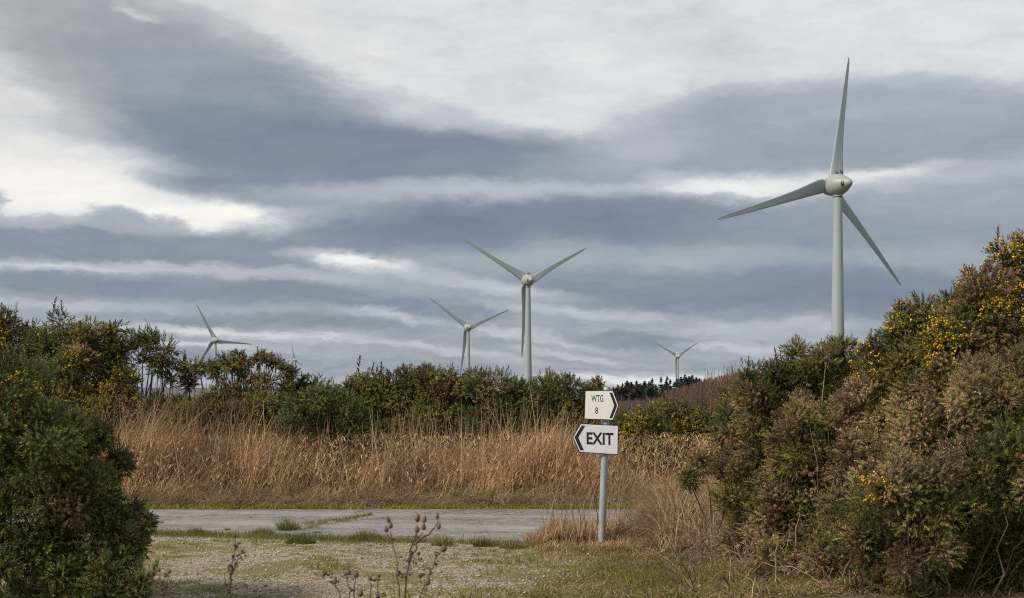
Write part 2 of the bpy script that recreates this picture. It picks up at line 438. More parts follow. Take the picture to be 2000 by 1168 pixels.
def mat_gravel():
    m, b = mat_new('mossy_gravel')
    g = b.n('ShaderNodeNewGeometry'); P = g.outputs['Position']
    vo = b.n('ShaderNodeTexVoronoi'); vo.inputs['Scale'].default_value = 52; b.put(vo.inputs['Vector'], P)
    vo2 = b.n('ShaderNodeTexVoronoi'); vo2.inputs['Scale'].default_value = 24; b.put(vo2.inputs['Vector'], b.vm('ADD', P, (3, 1, 0)))
    hue, _, val = b.sep(vo.outputs['Color'])
    c = b.ramp(hue, [(0, (.35, .26, .17)), (.4, (.51, .40, .275)), (.75, (.61, .505, .375)), (1, (.72, .64, .53))])
    c = b.mixc(b.rng(vo.outputs['Distance'], .35, .75, 0, .7), c, (.10, .08, .055))
    c = b.mixc(b.rng(vo2.outputs['Distance'], .5, .8, 0, .5), c, (.12, .095, .06))
    c = b.mixc(b.rng(b.noise(P, 1.1, 4, .5), .5, .62, 0, .55), c, (.42, .36, .285))
    lg = b.noise(b.vm('MULTIPLY', P, (1, .42, 1)), 19, 9, .82)
    c = b.mixc(b.rng(lg, .47, .60, 0, .75), c, (.11, .09, .055)); c = b.mixc(b.rng(lg, .44, .34, 0, .6), c, (.50, .45, .38))
    ms = b.m('ADD', b.noise(b.vm('MULTIPLY', P, (1, .8, 1)), 3.4, 8, .72), b.m('MULTIPLY', b.m('SUBTRACT', b.noise(P, .75, 3, .5), .5), .75))
    c = b.mixc(b.rng(ms, .505, .56, 0, .8), c, b.mixc(b.noise(P, 9, 5, .7), (.20, .175, .03), (.11, .10, .03)))
    c = b.mixc(b.rng(b.noise(P, 30, 4, .7), .55, .75, 0, .5), c, (.10, .085, .05))
    b.put(b.p.inputs['Base Color'], c); b.p.inputs['Roughness'].default_value = .95
    bm_ = b.n('ShaderNodeBump'); bm_.inputs['Strength'].default_value = 1; bm_.inputs['Distance'].default_value = .02
    b.put(bm_.inputs['Height'], b.m('SUBTRACT', 1, vo.outputs['Distance'])); b.put(b.p.inputs['Normal'], bm_.outputs[0])
    return m
tag(build_sheet('road', lambda x: road_near(x), lambda x: x * 0 + ROADF, 0.010, mat_road(), ragn=.12, ragf=.05), kind='structure')
tag(build_sheet('gravel', lambda x: x * 0 + 5, lambda x: road_near(x) + .02, 0.005, mat_gravel(), x0=-9, x1=1.9, ragf=0), kind='structure')

# ------------------------------------------------------------------ hills on the horizon
def build_hills():
    m = plain('moorland', (.10, .105, .12), .95, nscale=.002, namt=.3)
    for (Y, x0, x1, amp, off) in ((6500, -6000, 6000, 70, 22), (11000, -9000, 9000, 130, 50)):
        xs = np.linspace(x0, x1, 160)
        h = off + amp * (.5 + .5 * vnoise(xs, xs * 0 + Y, .0006)) + 14 * vnoise(xs, xs * 0 + Y, .003)
        prof = np.array([0, .5, .85, 1, .9, .5, 0]); dep = np.array([-1500, -900, -350, 0, 500, 1100, 1800])
        X = np.repeat(xs[None], 7, 0); Yv = Y + dep[:, None] + 0 * X; Z = prof[:, None] * h[None]
        V = np.stack([X, Yv, Z], -1).reshape(-1, 3); idx = np.arange(7 * 160).reshape(7, 160)
        Fa = np.stack([idx[:-1, :-1], idx[:-1, 1:], idx[1:, 1:], idx[1:, :-1]], -1).reshape(-1, 4)
        tag(mobj('hills', V, Fa, m, smooth=True), kind='structure')
build_hills()

# ------------------------------------------------------------------ wind turbines
def mat_turbine(name, base, streak=(.22, .24, .22), amt=.35):
    m, b = mat_new(name)
    tcn = b.n('ShaderNodeTexCoord'); P = tcn.outputs['Object']
    f = b.noise(b.vm('MULTIPLY', P, (1, 1, .12)), 1.6, 6, .65); f2 = b.noise(P, .25, 3, .5)
    c = b.mixc(b.rng(f, .5, .78, 0, amt), base, streak); c = b.mixc(b.rng(f2, .3, .7, 0, .25), c, tuple(x * .85 for x in base))
    b.put(b.p.inputs['Base Color'], c); b.p.inputs['Roughness'].default_value = .45
    return m
M_TOWER = mat_turbine('tower_paint', (.305, .365, .385))
M_BLADE = mat_turbine('blade_paint', (.29, .345, .365), amt=.25)
M_NAC = mat_turbine('nacelle_paint', (.31, .35, .35), (.17, .165, .14), .45)
M_DARK = plain('dark_seal', (.03, .03, .03), .7)
M_BLACK = plain('black_vinyl', (.018, .012, .014), .5)
M_WHITEV = plain('white_vinyl', (.35, .35, .35), .5)
M_RED = plain('red_vinyl', (.10, .025, .03), .5)

def lathe(prof, n=32, axis='z'):
    a = np.arange(n) / n * 2 * math.pi; V = []
    for (s, r) in prof:
        if axis == 'z': V.append(np.stack([r * np.cos(a), r * np.sin(a), np.full(n, s)], 1))
        else: V.append(np.stack([r * np.cos(a), np.full(n, -s), r * np.sin(a)], 1))   # s runs backwards along -y
    V = np.concatenate(V); k = len(prof); idx = np.arange(n * k).reshape(k, n)
    a_ = idx[:-1]; b_ = np.roll(a_, -1, 1); c_ = idx[1:]; d_ = np.roll(c_, -1, 1)
    return V, np.stack([a_, b_, d_, c_], -1).reshape(-1, 4)
def box(c, s):
    c = np.array(c); s = np.array(s) / 2
    V = np.array([c + s * np.array(q) for q in [(-1, -1, -1), (1, -1, -1), (1, 1, -1), (-1, 1, -1), (-1, -1, 1), (1, -1, 1), (1, 1, 1), (-1, 1, 1)]])
    return V, np.array([(0, 3, 2, 1), (4, 5, 6, 7), (0, 1, 5, 4), (1, 2, 6, 5), (2, 3, 7, 6), (3, 0, 4, 7)])
def join(parts):
    V, Fa, o = [], [], 0
    for v, f in parts: V.append(v); Fa.append(f + o); o += len(v)
    return np.concatenate(V), np.concatenate(Fa)

def blade_mesh(L=35.9):
    #   r share, chord, offset of chord centre towards the trailing side, thickness, twist
    st = [(.045, 2.5, .25, 1.7, 62), (.062, 3.3, .50, 1.6, 50), (.085, 3.85, .72, 1.35, 40), (.12, 3.8, .78, 1.1, 32), (.18, 3.35, .66, .85, 24), (.26, 2.85, .45, .66, 17), (.36, 2.4, .30, .5, 12),
          (.50, 1.95, .18, .36, 8), (.64, 1.6, .10, .27, 5), (.78, 1.25, .05, .2, 3), (.90, .92, .02, .14, 2), (.965, .62, .0, .10, 1), (.99, .36, -.04, .06, 0), (1, .10, -.06, .03, 0)]
    k = 16; V = []
    for (r, c, off, th, tw) in st:
        a = np.arange(k) / k * 2 * math.pi
        px = np.cos(a) * c / 2 + off; py = np.sin(a) * th / 2 * (1 - .35 * np.cos(a)) + .06 * c * (1 - np.cos(a) ** 2)
        t = -R(tw * .5); X = px * math.cos(t) - py * math.sin(t); Y = px * math.sin(t) + py * math.cos(t)
        cone = .055 * r * L + .022 * L * r * r
        V.append(np.stack([X, Y + cone, np.full(k, r * L)], 1))
    V = np.concatenate(V); n = len(st); idx = np.arange(n * k).reshape(n, k)
    a_ = idx[:-1]; b_ = np.roll(a_, -1, 1); c_ = idx[1:]; d_ = np.roll(c_, -1, 1)
    Fa = [tuple(q) for q in np.stack([a_, b_, d_, c_], -1).reshape(-1, 4)] + [tuple(idx[0][::-1]), tuple(idx[-1])]
    return V, Fa
BLADE = blade_mesh()

def turbine(px, py, Y, theta, psi, label, scale=1.0, detail=True):
    """px,py: where the rotor centre stands; the rotor faces away, turned psi degrees to the left"""
    hub = at(px, py, Y); ax = np.array([-math.sin(R(psi)), math.cos(R(psi)), 0])
    over = 2.4 * scale
    base = hub - ax * over; H = base[2]; base[2] = 0
    t = empty('wind_turbine', base, R(psi))
    tag(t, label, 'wind turbine', 'wind turbines across the moor')
    S = scale
    # local frame: +y points to the rotor side, origin at the tower axis on the ground
    tz = H - 3.1 * S
    prof = [(0, 2.05 * S), (.02, 2.05 * S)]
    for q in np.linspace(0, 1, 9): prof.append((.3 + (tz - .3) * q, (1.98 - (1.98 - 1.12) * q) * S))
    v, f = lathe(prof, 40); tw = mobj('tower', v, f, M_TOWER, t, smooth=True)
    for q in (.31, .62, .84):
        zq = tz * q; rq = (1.98 - .86 * q) * S + .012
        v, f = lathe([(zq - .06, rq - .05), (zq - .05, rq), (zq + .05, rq), (zq + .06, rq - .05)], 40)
        mobj('flange', v, f, M_TOWER, tw, smooth=True)
    # nacelle: egg-shaped generator housing with tail, set on a flared neck
    prof = [(1.35, 2.35), (1.37, 2.72), (2.0, 2.86), (3.0, 2.88), (4.0, 2.72), (5.0, 2.38), (6.0, 1.92), (7.0, 1.40), (7.8, .92), (8.3, .5), (8.5, .02)]
    v, f = lathe([(s * S, r * S) for s, r in prof], 40, 'y'); v[:, 1] += over + .8 * S; v[:, 2] += H
    nv, nf = lathe([(0, 1.20), (.5, 1.26), (1.0, 1.45), (1.4, 1.8)], 32); nv = nv * S; nv[:, 2] += tz
    nac = mobj('nacelle', *join([(v, f), (nv, nf)]), M_NAC, t, smooth=True)
    v, f = lathe([(-.16, 1.10), (-.14, 1.235), (0, 1.235), (.02, 1.1)], 32); v = v * S; v[:, 2] += tz
    mobj('yaw_collar', v, f, M_DARK, nac)
    v, f = lathe([(1.20 * S, 2.3 * S), (1.21 * S, 2.66 * S), (1.34 * S, 2.66 * S), (1.345 * S, 2.3 * S)], 40, 'y'); v[:, 1] += over + .8 * S; v[:, 2] += H
    mobj('seal_ring', v, f, M_DARK, nac)
    if detail:
        for (yy, l) in ((1.0, .9), (-.7, 1.1)):
            ps = []
            ps.append(box((0.2, over - 3.0 + yy, H + 3.15), (1.0, .22, .16))); ps.append(box((.5, over - 3.0 + yy + .2, H + 3.0), (.14, .14, .6)))
            ps.append(box((-.1, over - 3.0 + yy - .2, H + 3.0), (.14, .14, .6))); ps.append(box((-.2, over - 3.0 + yy, H + 3.35), (.14, .14, .7)))
            mobj('wind_sensor', *join(ps), M_DARK, nac)
        # emblem on the flank that faces the track
        def tail(name, a0, a1, s0, s1, m, d):
            V = []; n = 4
            for i in range(n + 1):
                for j in range(n + 1):
                    s = s0 + (s1 - s0) * i / n; an = R(a0 + (a1 - a0) * j / n)
                    rr = np.interp(s, [p[0] for p in prof], [p[1] for p in prof]) + d
                    V.append((rr * math.cos(an), over + .8 - s, H + rr * math.sin(an)))
            idx = np.arange((n + 1) ** 2).reshape(n + 1, n + 1)
            fa = np.stack([idx[:-1, :-1], idx[1:, :-1], idx[1:, 1:], idx[:-1, 1:]], -1).reshape(-1, 4)
            mobj(name, np.array(V), fa, m, nac)
        tail('emblem', 160, 194, 6.35, 7.15, M_BLACK, .02)
        tail('emblem', 194, 216, 6.35, 7.15, M_RED, .02)
        tail('emblem', 168, 186, 6.62, 6.82, M_WHITEV, .04)
    # spinner in front of the generator
    prof2 = [(-2.7, .02), (-2.55, .6), (-2.1, 1.25), (-1.3, 1.9), (-.4, 2.3), (.5, 2.5), (1.19, 2.6), (1.2, 2.3)]
    v, f = lathe([(s * S, r * S) for s, r in prof2], 40, 'y'); v[:, 1] += over + .8 * S; v[:, 2] += H
    mobj('spinner', v, f, M_NAC, t, smooth=True)
    for k in range(3):
        bo = mobj('blade', BLADE[0], BLADE[1], M_BLADE, t, smooth=True, loc=(0, over, H))
        bo.rotation_euler = (0, R(theta + 120 * k), 0); bo.scale = (S, S, S)
    return t
turbine(1624.3, 363.5, 371, 13.2, 27.6, 'nearest and tallest white wind turbine, rising behind the flowering gorse on the right')
turbine(1028, 548.5, 667, 62, 19.5, 'larger of the two middle wind turbines, two blades raised')
turbine(912.4, 640, 1037, 67.3, 19.6, 'smaller white wind turbine just left of the middle one, two blades raised')
turbine(419, 665, 1265, -25.9, 29, 'distant wind turbine above the gorse on the left with one blade level to the right')
turbine(1322, 696, 1775, 60, 22, 'far wind turbine above the conifer belt, blades raised in a V', detail=False)
turbine(575, 703, 1860, -12, 66, 'tiny farthest wind turbine seen nearly edge on between the left gorse branches', scale=.66, detail=False)
turbine(1470, 731, 2700, -52, 22, 'hidden wind turbine of which one thin blade tip shows over the bare red thicket', detail=False)

# ------------------------------------------------------------------ sign post
def build_sign():
    Y = 15.2; b0 = at(1175, 1068, Y); b0[2] = 0
    root = empty('sign_post', b0); tag(root, 'leaning galvanised post carrying white WTG 8 and EXIT arrow plates', 'sign')
    px1 = Y / F
    def L(px, py, d=0.0):   # picture place on the plate plane -> local coordinates
        return ((px - 1000) * px1 - b0[0], d, CH + (HZ - py) * px1)
    m, b = mat_new('galvanised_steel')
    tcn = b.n('ShaderNodeTexCoord'); P = tcn.outputs['Object']
    vo = b.n('ShaderNodeTexVoronoi'); vo.inputs['Scale'].default_value = 55; b.put(vo.inputs['Vector'], P)
    f = b.noise(b.vm('MULTIPLY', P, (1, 1, .25)), 22, 6, .7)
    c = b.ramp(f, [(.25, (.22, .27, .28)), (.5, (.33, .39, .40)), (.75, (.47, .52, .52))])
    c = b.mixc(b.m('MULTIPLY', b.sep(vo.outputs['Color'])[0], .25), c, (.5, .55, .56))
    b.put(b.p.inputs['Base Color'], c); b.p.inputs['Metallic'].default_value = .35; b.p.inputs['Roughness'].default_value = .5
    r = .038; top = L(1186.5, 755.5)
    n = 28; a = np.arange(n) / n * 2 * math.pi; V = []
    prof = [(-.05, 1), (0, 1), (.25, 1), (.5, 1), (.75, 1), (.995, 1), (1, .93), (1.0005, .4), (1.0005, .02)]
    for (t, k) in prof:
        cxx = top[0] * max(t, 0); V.append(np.stack([cxx + r * k * np.cos(a), .055 + r * k * np.sin(a), np.full(n, t * top[2])], 1))
    V = np.concatenate(V); idx = np.arange(n * len(prof)).reshape(len(prof), n)
    a_ = idx[:-1]; b_ = np.roll(a_, -1, 1); c_ = idx[1:]; d_ = np.roll(c_, -1, 1)
    pole = mobj('pole', V, np.stack([a_, b_, d_, c_], -1).reshape(-1, 4), m, root, smooth=True)
    M_FACE = plain('sign_face_white', (.70, .74, .77), .42, nscale=14, namt=.14)
    M_FACE2 = plain('sign_face_cream', (.84, .84, .80), .42, nscale=14, namt=.10)
    def slab(name, pts, y0, y1, m, parent):
        n = len(pts); V = [(p[0], y0, p[1]) for p in pts] + [(p[0], y1, p[1]) for p in pts]
        Fc = [tuple(range(n)), tuple(range(2 * n - 1, n - 1, -1))] + [(i, i + n, (i + 1) % n + n, (i + 1) % n) for i in range(n)]
        o = mobj(name, V, Fc, m, parent); return o
    def pp(lst): return [(L(x, y)[0], L(x, y)[2]) for x, y in lst]
    def inset(pts, d):
        n = len(pts); res = []; P2 = [np.array(p) for p in pts]
        for i in range(n):
            p0, p, p1 = P2[i - 1], P2[i], P2[(i + 1) % n]
            e1 = (p - p0) / np.linalg.norm(p - p0); e2 = (p1 - p) / np.linalg.norm(p1 - p)
            n1 = np.array([e1[1], -e1[0]]); n2 = np.array([e2[1], -e2[0]])
            s = (n1 + n2); s = s / (1 + n1.dot(n2)); res.append(tuple(p + s * d))
        return res
    # outlines run clockwise in the picture
    o1 = [(1142.5, 762.5), (1197.5, 762), (1208.8, 792), (1197.6, 821), (1140.6, 818.8)]
    o2 = [(1118, 853.5), (1134.2, 826.8), (1208.4, 830.6), (1207.2, 888.6), (1131.6, 883.8)]
    for (o, mf, name) in ((o1, M_FACE2, 'direction_plate'), (o2, M_FACE, 'exit_plate')):
        pts = pp(o); border = slab('direction_plate', pts, -.002, .003, M_BLACK, root)
        slab('face', inset(pts, .0080), -.0045, -.0015, mf, border)
        if name == 'direction_plate':
            slab('arrow', pp([(1190.5, 767), (1195.6, 767.3), (1205.2, 792.2), (1195.4, 816.6), (1190.2, 816.4), (1199.6, 792.2)]), -.0065, -.004, M_BLACK, border)
            words = [('WTG', 1154.9, 771.4, 1178.2, 784.9, .012, 0), ('8', 1162.4, 795.2, 1168.0, 808.2, .012, 0)]
        else:
            slab('arrow', pp([(1136.2, 831.0), (1142.8, 831.4), (1129.2, 854.2), (1140.2, 879.6), (1132.9, 879.0), (1121.9, 853.9)]), -.0065, -.004, M_BLACK, border)
            words = [('EXIT', 1145.6, 844.8, 1198.2, 868.6, .030, -1.6)]
        for (tx, x0, y0, x1, y1, bold, tilt) in words:
            cu = bpy.data.curves.new('lettering', 'FONT'); cu.body = tx; cu.extrude = 0; cu.offset = bold; cu.resolution_u = 6
            cu.space_character = 1.02
            tmp = bpy.data.objects.new('tmp', cu); COL.objects.link(tmp)
            dg = bpy.context.evaluated_depsgraph_get(); dg.update()
            me = bpy.data.meshes.new_from_object(tmp.evaluated_get(dg)); bpy.data.objects.remove(tmp)
            n = len(me.vertices); c = np.zeros(n * 3); me.vertices.foreach_get('co', c); c = c.reshape(-1, 3)
            mn, mx = c.min(0), c.max(0)
            A0 = L(x0, y1); A1 = L(x1, y0)
            X = A0[0] + (c[:, 0] - mn[0]) / (mx[0] - mn[0]) * (A1[0] - A0[0]); Z = A0[2] + (c[:, 1] - mn[1]) / (mx[1] - mn[1]) * (A1[2] - A0[2])
            Z = Z + (X - (A0[0] + A1[0]) / 2) * math.tan(R(tilt))
            me.vertices.foreach_set('co', np.stack([X, np.full(n, -.0052), Z], 1).ravel()); me.materials.append(M_BLACK); me.update()
            ob = bpy.data.objects.new('lettering', me); COL.objects.link(ob); ob.parent = border
    # pipe clips behind the plates
    for py in (773, 811, 838, 876):
        c = L(1184 - (py - 773) * .03, py)
        v, f = box((c[0], .012, c[2]), (.13, .022, .03)); mobj('bracket', v, f, m, root)
build_sign()

# ------------------------------------------------------------------ gorse
GREEN_D = (.060, .072, .019); GREEN = (.120, .125, .027); FRESH = (.066, .096, .030); OLIVE = (.18, .155, .042)
BROWN = (.13, .080, .045); TAN = (.30, .212, .115); RUST = (.17, .09, .042)
def bush(label, lobes, Y, s=.12, rc=.15, sp=.05, cols=((GREEN_D, 2.5), (GREEN, 4), (OLIVE, 2.5), (BROWN, .5)), dry=-.05, flower=0.0, flow_z=0.0,
         near=True, skirt=True, leader=.10, seed=0, bare=8, fsize=.016, dens=4.6, group='gorse bushes around the track', dry_low=0.0, bt=(.24, .17, .11), holes=.12, branch_share=.3, patches=()):
    g = np.random.default_rng(100 + seed)
    LB = []
    for l in lobes:
        px, py, r = l[:3]; y = l[3] if len(l) > 3 else Y + g.normal() * .12
        c = at(px, py, y); rr = r / F * y; rr = max(rr - rc * .42 - s * .3, rr * .6); LB.append((c[0], c[1], c[2], rr))
    if skirt:
        for (x, y, z, r) in list(LB):
            zz = z - r * .9
            while zz > .35:
                rr = min(r * 1.15, max(.25, zz * .8)); LB.append((x + g.normal() * .1, y + .05, zz - .1, rr)); zz -= rr * 1.1
    LB = np.array(LB); C = LB[:, :3]; RR = LB[:, 3]
    base = np.array([C[:, 0].mean(), C[:, 1].mean(), 0])
    cp, cn = [], []
    for i in range(len(LB)):
        n = int(dens * (RR[i] / rc) ** 2) + 3
        d = rdir(n, g); p = C[i] + d * (RR[i] * g.uniform(.72, 1.06, (n, 1)))
        dist = np.linalg.norm(p[:, None] - C[None], axis=2) / RR[None]; dist[:, i] = 9
        ins = dist.min(1)
        keep = (p[:, 2] > .06) & ((ins > .72) | (g.random(n) < .12)) & ((d[:, 1] < .35) | (g.random(n) < .35)) & (g.random(n) > holes)
        cp.append(p[keep]); cn.append(d[keep])
    cp = np.concatenate(cp); cn = np.concatenate(cn)
    u = cp[:, 0] / cp[:, 1] * F + 1000; k = (u > -700) & (u < 2760); cp, cn = cp[k], cn[k]
    nc = len(cp)
    ns = max(6, int(4.2 * (rc / sp) ** 2))
    ci = np.repeat(np.arange(nc), ns); n = len(ci)
    uu = rdir(n, g); rsz = g.uniform(.6, 1.25, nc)[ci]
    pos = cp[ci] + uu * (rc * rsz * np.sqrt(g.uniform(.15, 1, n)))[:, None] * np.array([1, 1, .8])
    dr = unit(uu * .95 + cn[ci] * .5 + np.array([0, 0, .22]) + g.normal(size=(n, 3)) * .35)
    sz = s * g.uniform(.6, 1.3, n)
    # colour per clump, then per shoot
    names = [c for c, _ in cols]; pr = np.array([w for _, w in cols], float); pr /= pr.sum()
    zc = np.clip(cp[:, 2] / max(cp[:, 2].max(), .1), 0, 1)
    cl = np.array(names)[g.choice(len(names), nc, p=pr)] * g.uniform(.8, 1.25, (nc, 1))
    nz = np.array([mnoise.noise(Vector(p * 1.9) + Vector((seed * 3.1, 0, 0))) for p in cp])
    isdry = (nz + g.normal(size=nc) * .16) > (.42 - dry * .8 - dry_low * (1 - zc) * .5)
    cpx = cp[:, 0] / cp[:, 1] * F + 1000; cpy = HZ - (cp[:, 2] - CH) / cp[:, 1] * F
    for (qx, qy, qr) in patches:
        dq = np.hypot(cpx - qx, cpy - qy) / qr + g.normal(size=nc) * .18
        isdry |= (dq < 1) & (g.random(nc) < .44)
    dc = pick(nc, (TAN, BROWN, RUST, (.22, .165, .085), (.36, .26, .14)), (4, 1.8, .6, 4, 2), .2, g)
    cl[isdry] = dc[isdry]
    col = cl[ci] * g.uniform(.72, 1.32, (n, 1)) * g.uniform(.93, 1.07, (n, 3))
    mixd = g.random(n) < (.10 + dry * .25); col[mixd] = pick(mixd.sum(), (TAN, BROWN, OLIVE), (2, 3, 2), .2, g)
    # leaders stand up out of the crown
    lead = np.where((cn[:, 2] > .35) & (g.random(nc) < leader))[0]
    if len(lead):
        li = np.repeat(lead, 4); m = len(li)
        p2 = cp[li] + g.normal(size=(m, 3)) * rc * .35; p2[:, 2] += rc * .5
        d2 = unit(np.array([0, 0, 1.0]) + cn[li] * .35 + g.normal(size=(m, 3)) * .28)
        pos = np.concatenate([pos, p2]); dr = np.concatenate([dr, d2]); sz = np.concatenate([sz, s * g.uniform(1.3, 2.2, m)])
        col = np.concatenate([col, cl[li] * g.uniform(.8, 1.2, (m, 1))]); ci = np.concatenate([ci, li])
    # dim inner brush
    ni = int(len(pos) * .10); j = g.integers(0, len(LB), ni)
    pin = C[j] + rdir(ni, g) * (RR[j] * g.uniform(0, .75, ni))[:, None]; kk = pin[:, 2] > .05; pin = pin[kk]; ni = len(pin)
    pos2 = np.concatenate([pos, pin]); dr2 = np.concatenate([dr, unit(rdir(ni, g) + [0, 0, .6])]); sz2 = np.concatenate([sz, s * g.uniform(1, 1.8, ni)])
    col2 = np.concatenate([col, pick(ni, (BROWN, GREEN_D), (2, 1), .2, g)])
    uq = pos2[:, 0] / pos2[:, 1] * F + 1000; kk = (pos2[:, 2] > .01) & ((uq > -160) & (uq < 2160) | (g.random(len(uq)) < .6)); sz2 = np.where((uq > -160) & (uq < 2160), sz2, sz2 * 1.3)
    pos2, dr2, sz2, col2 = pos2[kk], dr2[kk], sz2[kk], col2[kk]
    root = empty('gorse_bush', base); tag(root, label, 'gorse bush', group)
    T = SH_NEAR if near else SH_FAR
    which = g.integers(0, 3, len(pos2)); VV, FF, CC, o = [], [], [], 0
    for q in range(3):
        w = which == q
        v, f = scatter(T[q][0], T[q][1], pos2[w] - base, frames(dr2[w], g), sz2[w]); VV.append(v); FF.append(f + o); o += len(v)
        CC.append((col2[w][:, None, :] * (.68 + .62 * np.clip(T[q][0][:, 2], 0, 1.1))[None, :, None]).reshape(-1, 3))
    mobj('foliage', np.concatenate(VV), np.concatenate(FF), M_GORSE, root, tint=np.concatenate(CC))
    # branches from the stool to the clumps
    nb = int(min(nc, 400) * branch_share); bi = g.choice(nc, nb, replace=False) if nc > nb else np.arange(nc)
    e = cp[bi] - base; st = e.copy() * .35; st[:, 2] = 0; st[:, :2] += g.normal(size=(len(bi), 2)) * .08
    P = curves(st, e, np.stack([g.normal(size=len(bi)) * .12, g.normal(size=len(bi)) * .12, g.uniform(.0, .2, len(bi))], 1), 6, g)
    rb = (.0042 if near else .008)
    rad = rb * g.uniform(.7, 1.9, (len(bi), 1)) * np.linspace(1.9, .55, 6)[None]
    v1, f1 = tubes(P, rad); c1 = np.repeat(np.repeat(pick(len(bi), (bt, (.12, .085, .06)), (1, 1.4), .25, g), 6, 0), 3, 0)
    # dead twigs reaching out of the surface
    b2 = g.choice(nc, min(bare, nc), replace=False) if bare else np.array([], int)
    if len(b2):
        a = cp[b2] - base - cn[b2] * .1; L_ = g.uniform(1.5, 4.5, len(b2))[:, None] * s
        en = a + unit(cn[b2] + rdir(len(b2), g) * .9) * L_
        P2 = curves(a, en, rdir(len(b2), g) * L_ * .22, 6, g)
        v2, f2 = tubes(P2, (.0038 if near else .008) * g.uniform(.7, 1.4, (len(b2), 1)) * np.linspace(1.2, .5, 6)[None])
        c2 = np.repeat(np.repeat(pick(len(b2), ((.34, .25, .17), (.22, .15, .10)), (1, 1), .2, g), 6, 0), 3, 0)
        v1, f1 = join([(v1, f1), (v2, f2)]); c1 = np.concatenate([c1, c2])
    mobj('branches', v1, f1, M_BRANCH, root, tint=c1)
    if flower:
        fn = np.array([mnoise.noise(Vector(p * 1.6) + Vector((9, seed, 2))) for p in cp])
        fc = (~isdry) & (cp[:, 2] > flow_z) & (cn[:, 2] > -.35) & ((fn + g.normal(size=nc) * .12) > (.32 - flower * .55))
        sel = np.where(fc[ci] & (g.random(len(ci)) < .28))[0]
        if len(sel):
            si = np.repeat(sel, 4); m = len(si)
            p = pos[si] + dr[si] * (sz[si] * g.uniform(.45, 1.05, m))[:, None] + rdir(m, g) * .016 * (1 if near else 1.6)
            v, f = scatter(BLOS[0], BLOS[1], p - base, frames(unit(dr[si] + rdir(m, g) * .9), g), fsize * g.uniform(.7, 1.3, m))
            c = np.repeat(pick(m, ((.80, .48, .02), (.66, .32, .012), (.85, .62, .04), (.42, .24, .03)), (3, 2, 1, 1), .15, g), 6, 0)
            tag(mobj('blossom', v, f, M_FLOWER, root, tint=c), kind='stuff')
    return len(pos2)

FR = ((GREEN_D, 1.5), ((.108, .138, .034), 5), ((.074, .100, .027), 4), (GREEN, 1))
tot = 0
# foreground left
tot += bush('dark green gorse bush filling the lower left corner close to the camera', [(-10, 796, 132), (80, 868, 104), (150, 910, 80), (55, 960, 120), (165, 960, 85), (205, 1000, 62), (235, 905, 26), (262, 1008, 26),
      (130, 1050, 95), (20, 1080, 120), (205, 1110, 70), (120, 1170, 110), (262, 1150, 34), (250, 1060, 34), (215, 1160, 60), (285, 1025, 16), (200, 850, 34), (-100, 900, 180), (-40, 1180, 150)], 10.6, s=.062, rc=.095, sp=.027, cols=FR, flower=-.85, fsize=.015, seed=1, bare=6, dens=5.4, dry=-.15, skirt=False, bt=(.15, .11, .08), holes=.12, leader=.12, branch_share=.05)
# left, beyond the road
bk = dict(near=False, s=.105, rc=.20, sp=.055, dens=6.0, leader=.05, fsize=.023, bt=(.26, .20, .14))
tot += bush('tall gorse bush with yellow blossom at the left edge beyond the road', [(-60, 690, 90), (20, 690, 82), (70, 680, 70), (60, 780, 100), (0, 640, 36)], 25, flower=.02, seed=2, **bk)
tot += bush('broad gorse bush thick with yellow blossom, second from the left beyond the road', [(125, 665, 55), (170, 672, 52), (205, 690, 40), (135, 750, 80), (200, 760, 60), (215, 650, 18)], 24.6, flower=.22, seed=3, **bk)
tot += bush('leggy gorse with open bare pale branches between the flowering bush and the far left turbine', [(262, 675, 30), (300, 672, 32), (328, 686, 24), (318, 712, 22), (285, 705, 20), (333, 745, 18), (250, 740, 20), (255, 805, 48), (320, 805, 45)], 25.4, seed=4, skirt=False, bare=60, branch_share=1.0, holes=.2, **{**bk, 'dens': 3.2})
tot += bush('low dark gorse mound under the leggy bush, behind the tall grass', [(215, 800, 55), (270, 800, 50), (330, 800, 45), (240, 750, 28)], 24.2, seed=5, flower=.06, bare=30, **bk)
tot += bush('thin gorse bush in front of the far left turbine', [(362, 722, 17), (385, 716, 16), (412, 718, 15), (425, 728, 12), (368, 752, 12), (395, 806, 32), (360, 806, 32)], 25.2, seed=6, skirt=False, bare=40, branch_share=.8, holes=.1, **{**bk, 'dens': 3.6, 'rc': .12, 's': .11, 'sp': .045})
tot += bush('gangly gorse with two tufts on bare stems right of the far left turbine', [(441, 708, 9), (449, 716, 8), (466, 703, 10), (471, 711, 9), (478, 716, 6), (448, 762, 22), (425, 775, 20), (432, 800, 28)], 25, seed=7, skirt=False, bare=3, branch_share=1.0, holes=0, cols=((OLIVE, 2), (GREEN, 3), (BROWN, 2)), **{**bk, 'leader': .12, 'rc': .10, 's': .11, 'sp': .042})
tot += bush('wind-bent gorse arching over to the right below the tiny turbine', [(505, 703, 11), (522, 704, 12), (540, 712, 12), (553, 722, 11), (566, 730, 10), (490, 748, 21), (517, 747, 20), (474, 772, 16), (500, 792, 26), (560, 745, 7), (556, 760, 7), (553, 776, 8)], 24.8, seed=8, skirt=False, bare=8, branch_share=1.0, holes=0, cols=((OLIVE, 2), (GREEN, 3), (BROWN, 2)), **{**bk, 'leader': .12, 'rc': .10, 's': .11, 'sp': .042})
tot += bush('dark spiky gorse between the bent bush and the round green bush', [(595, 758, 22), (618, 766, 20), (575, 790, 24), (640, 775, 14), (605, 800, 34), (590, 746, 10)], 25.2, seed=9, **bk)
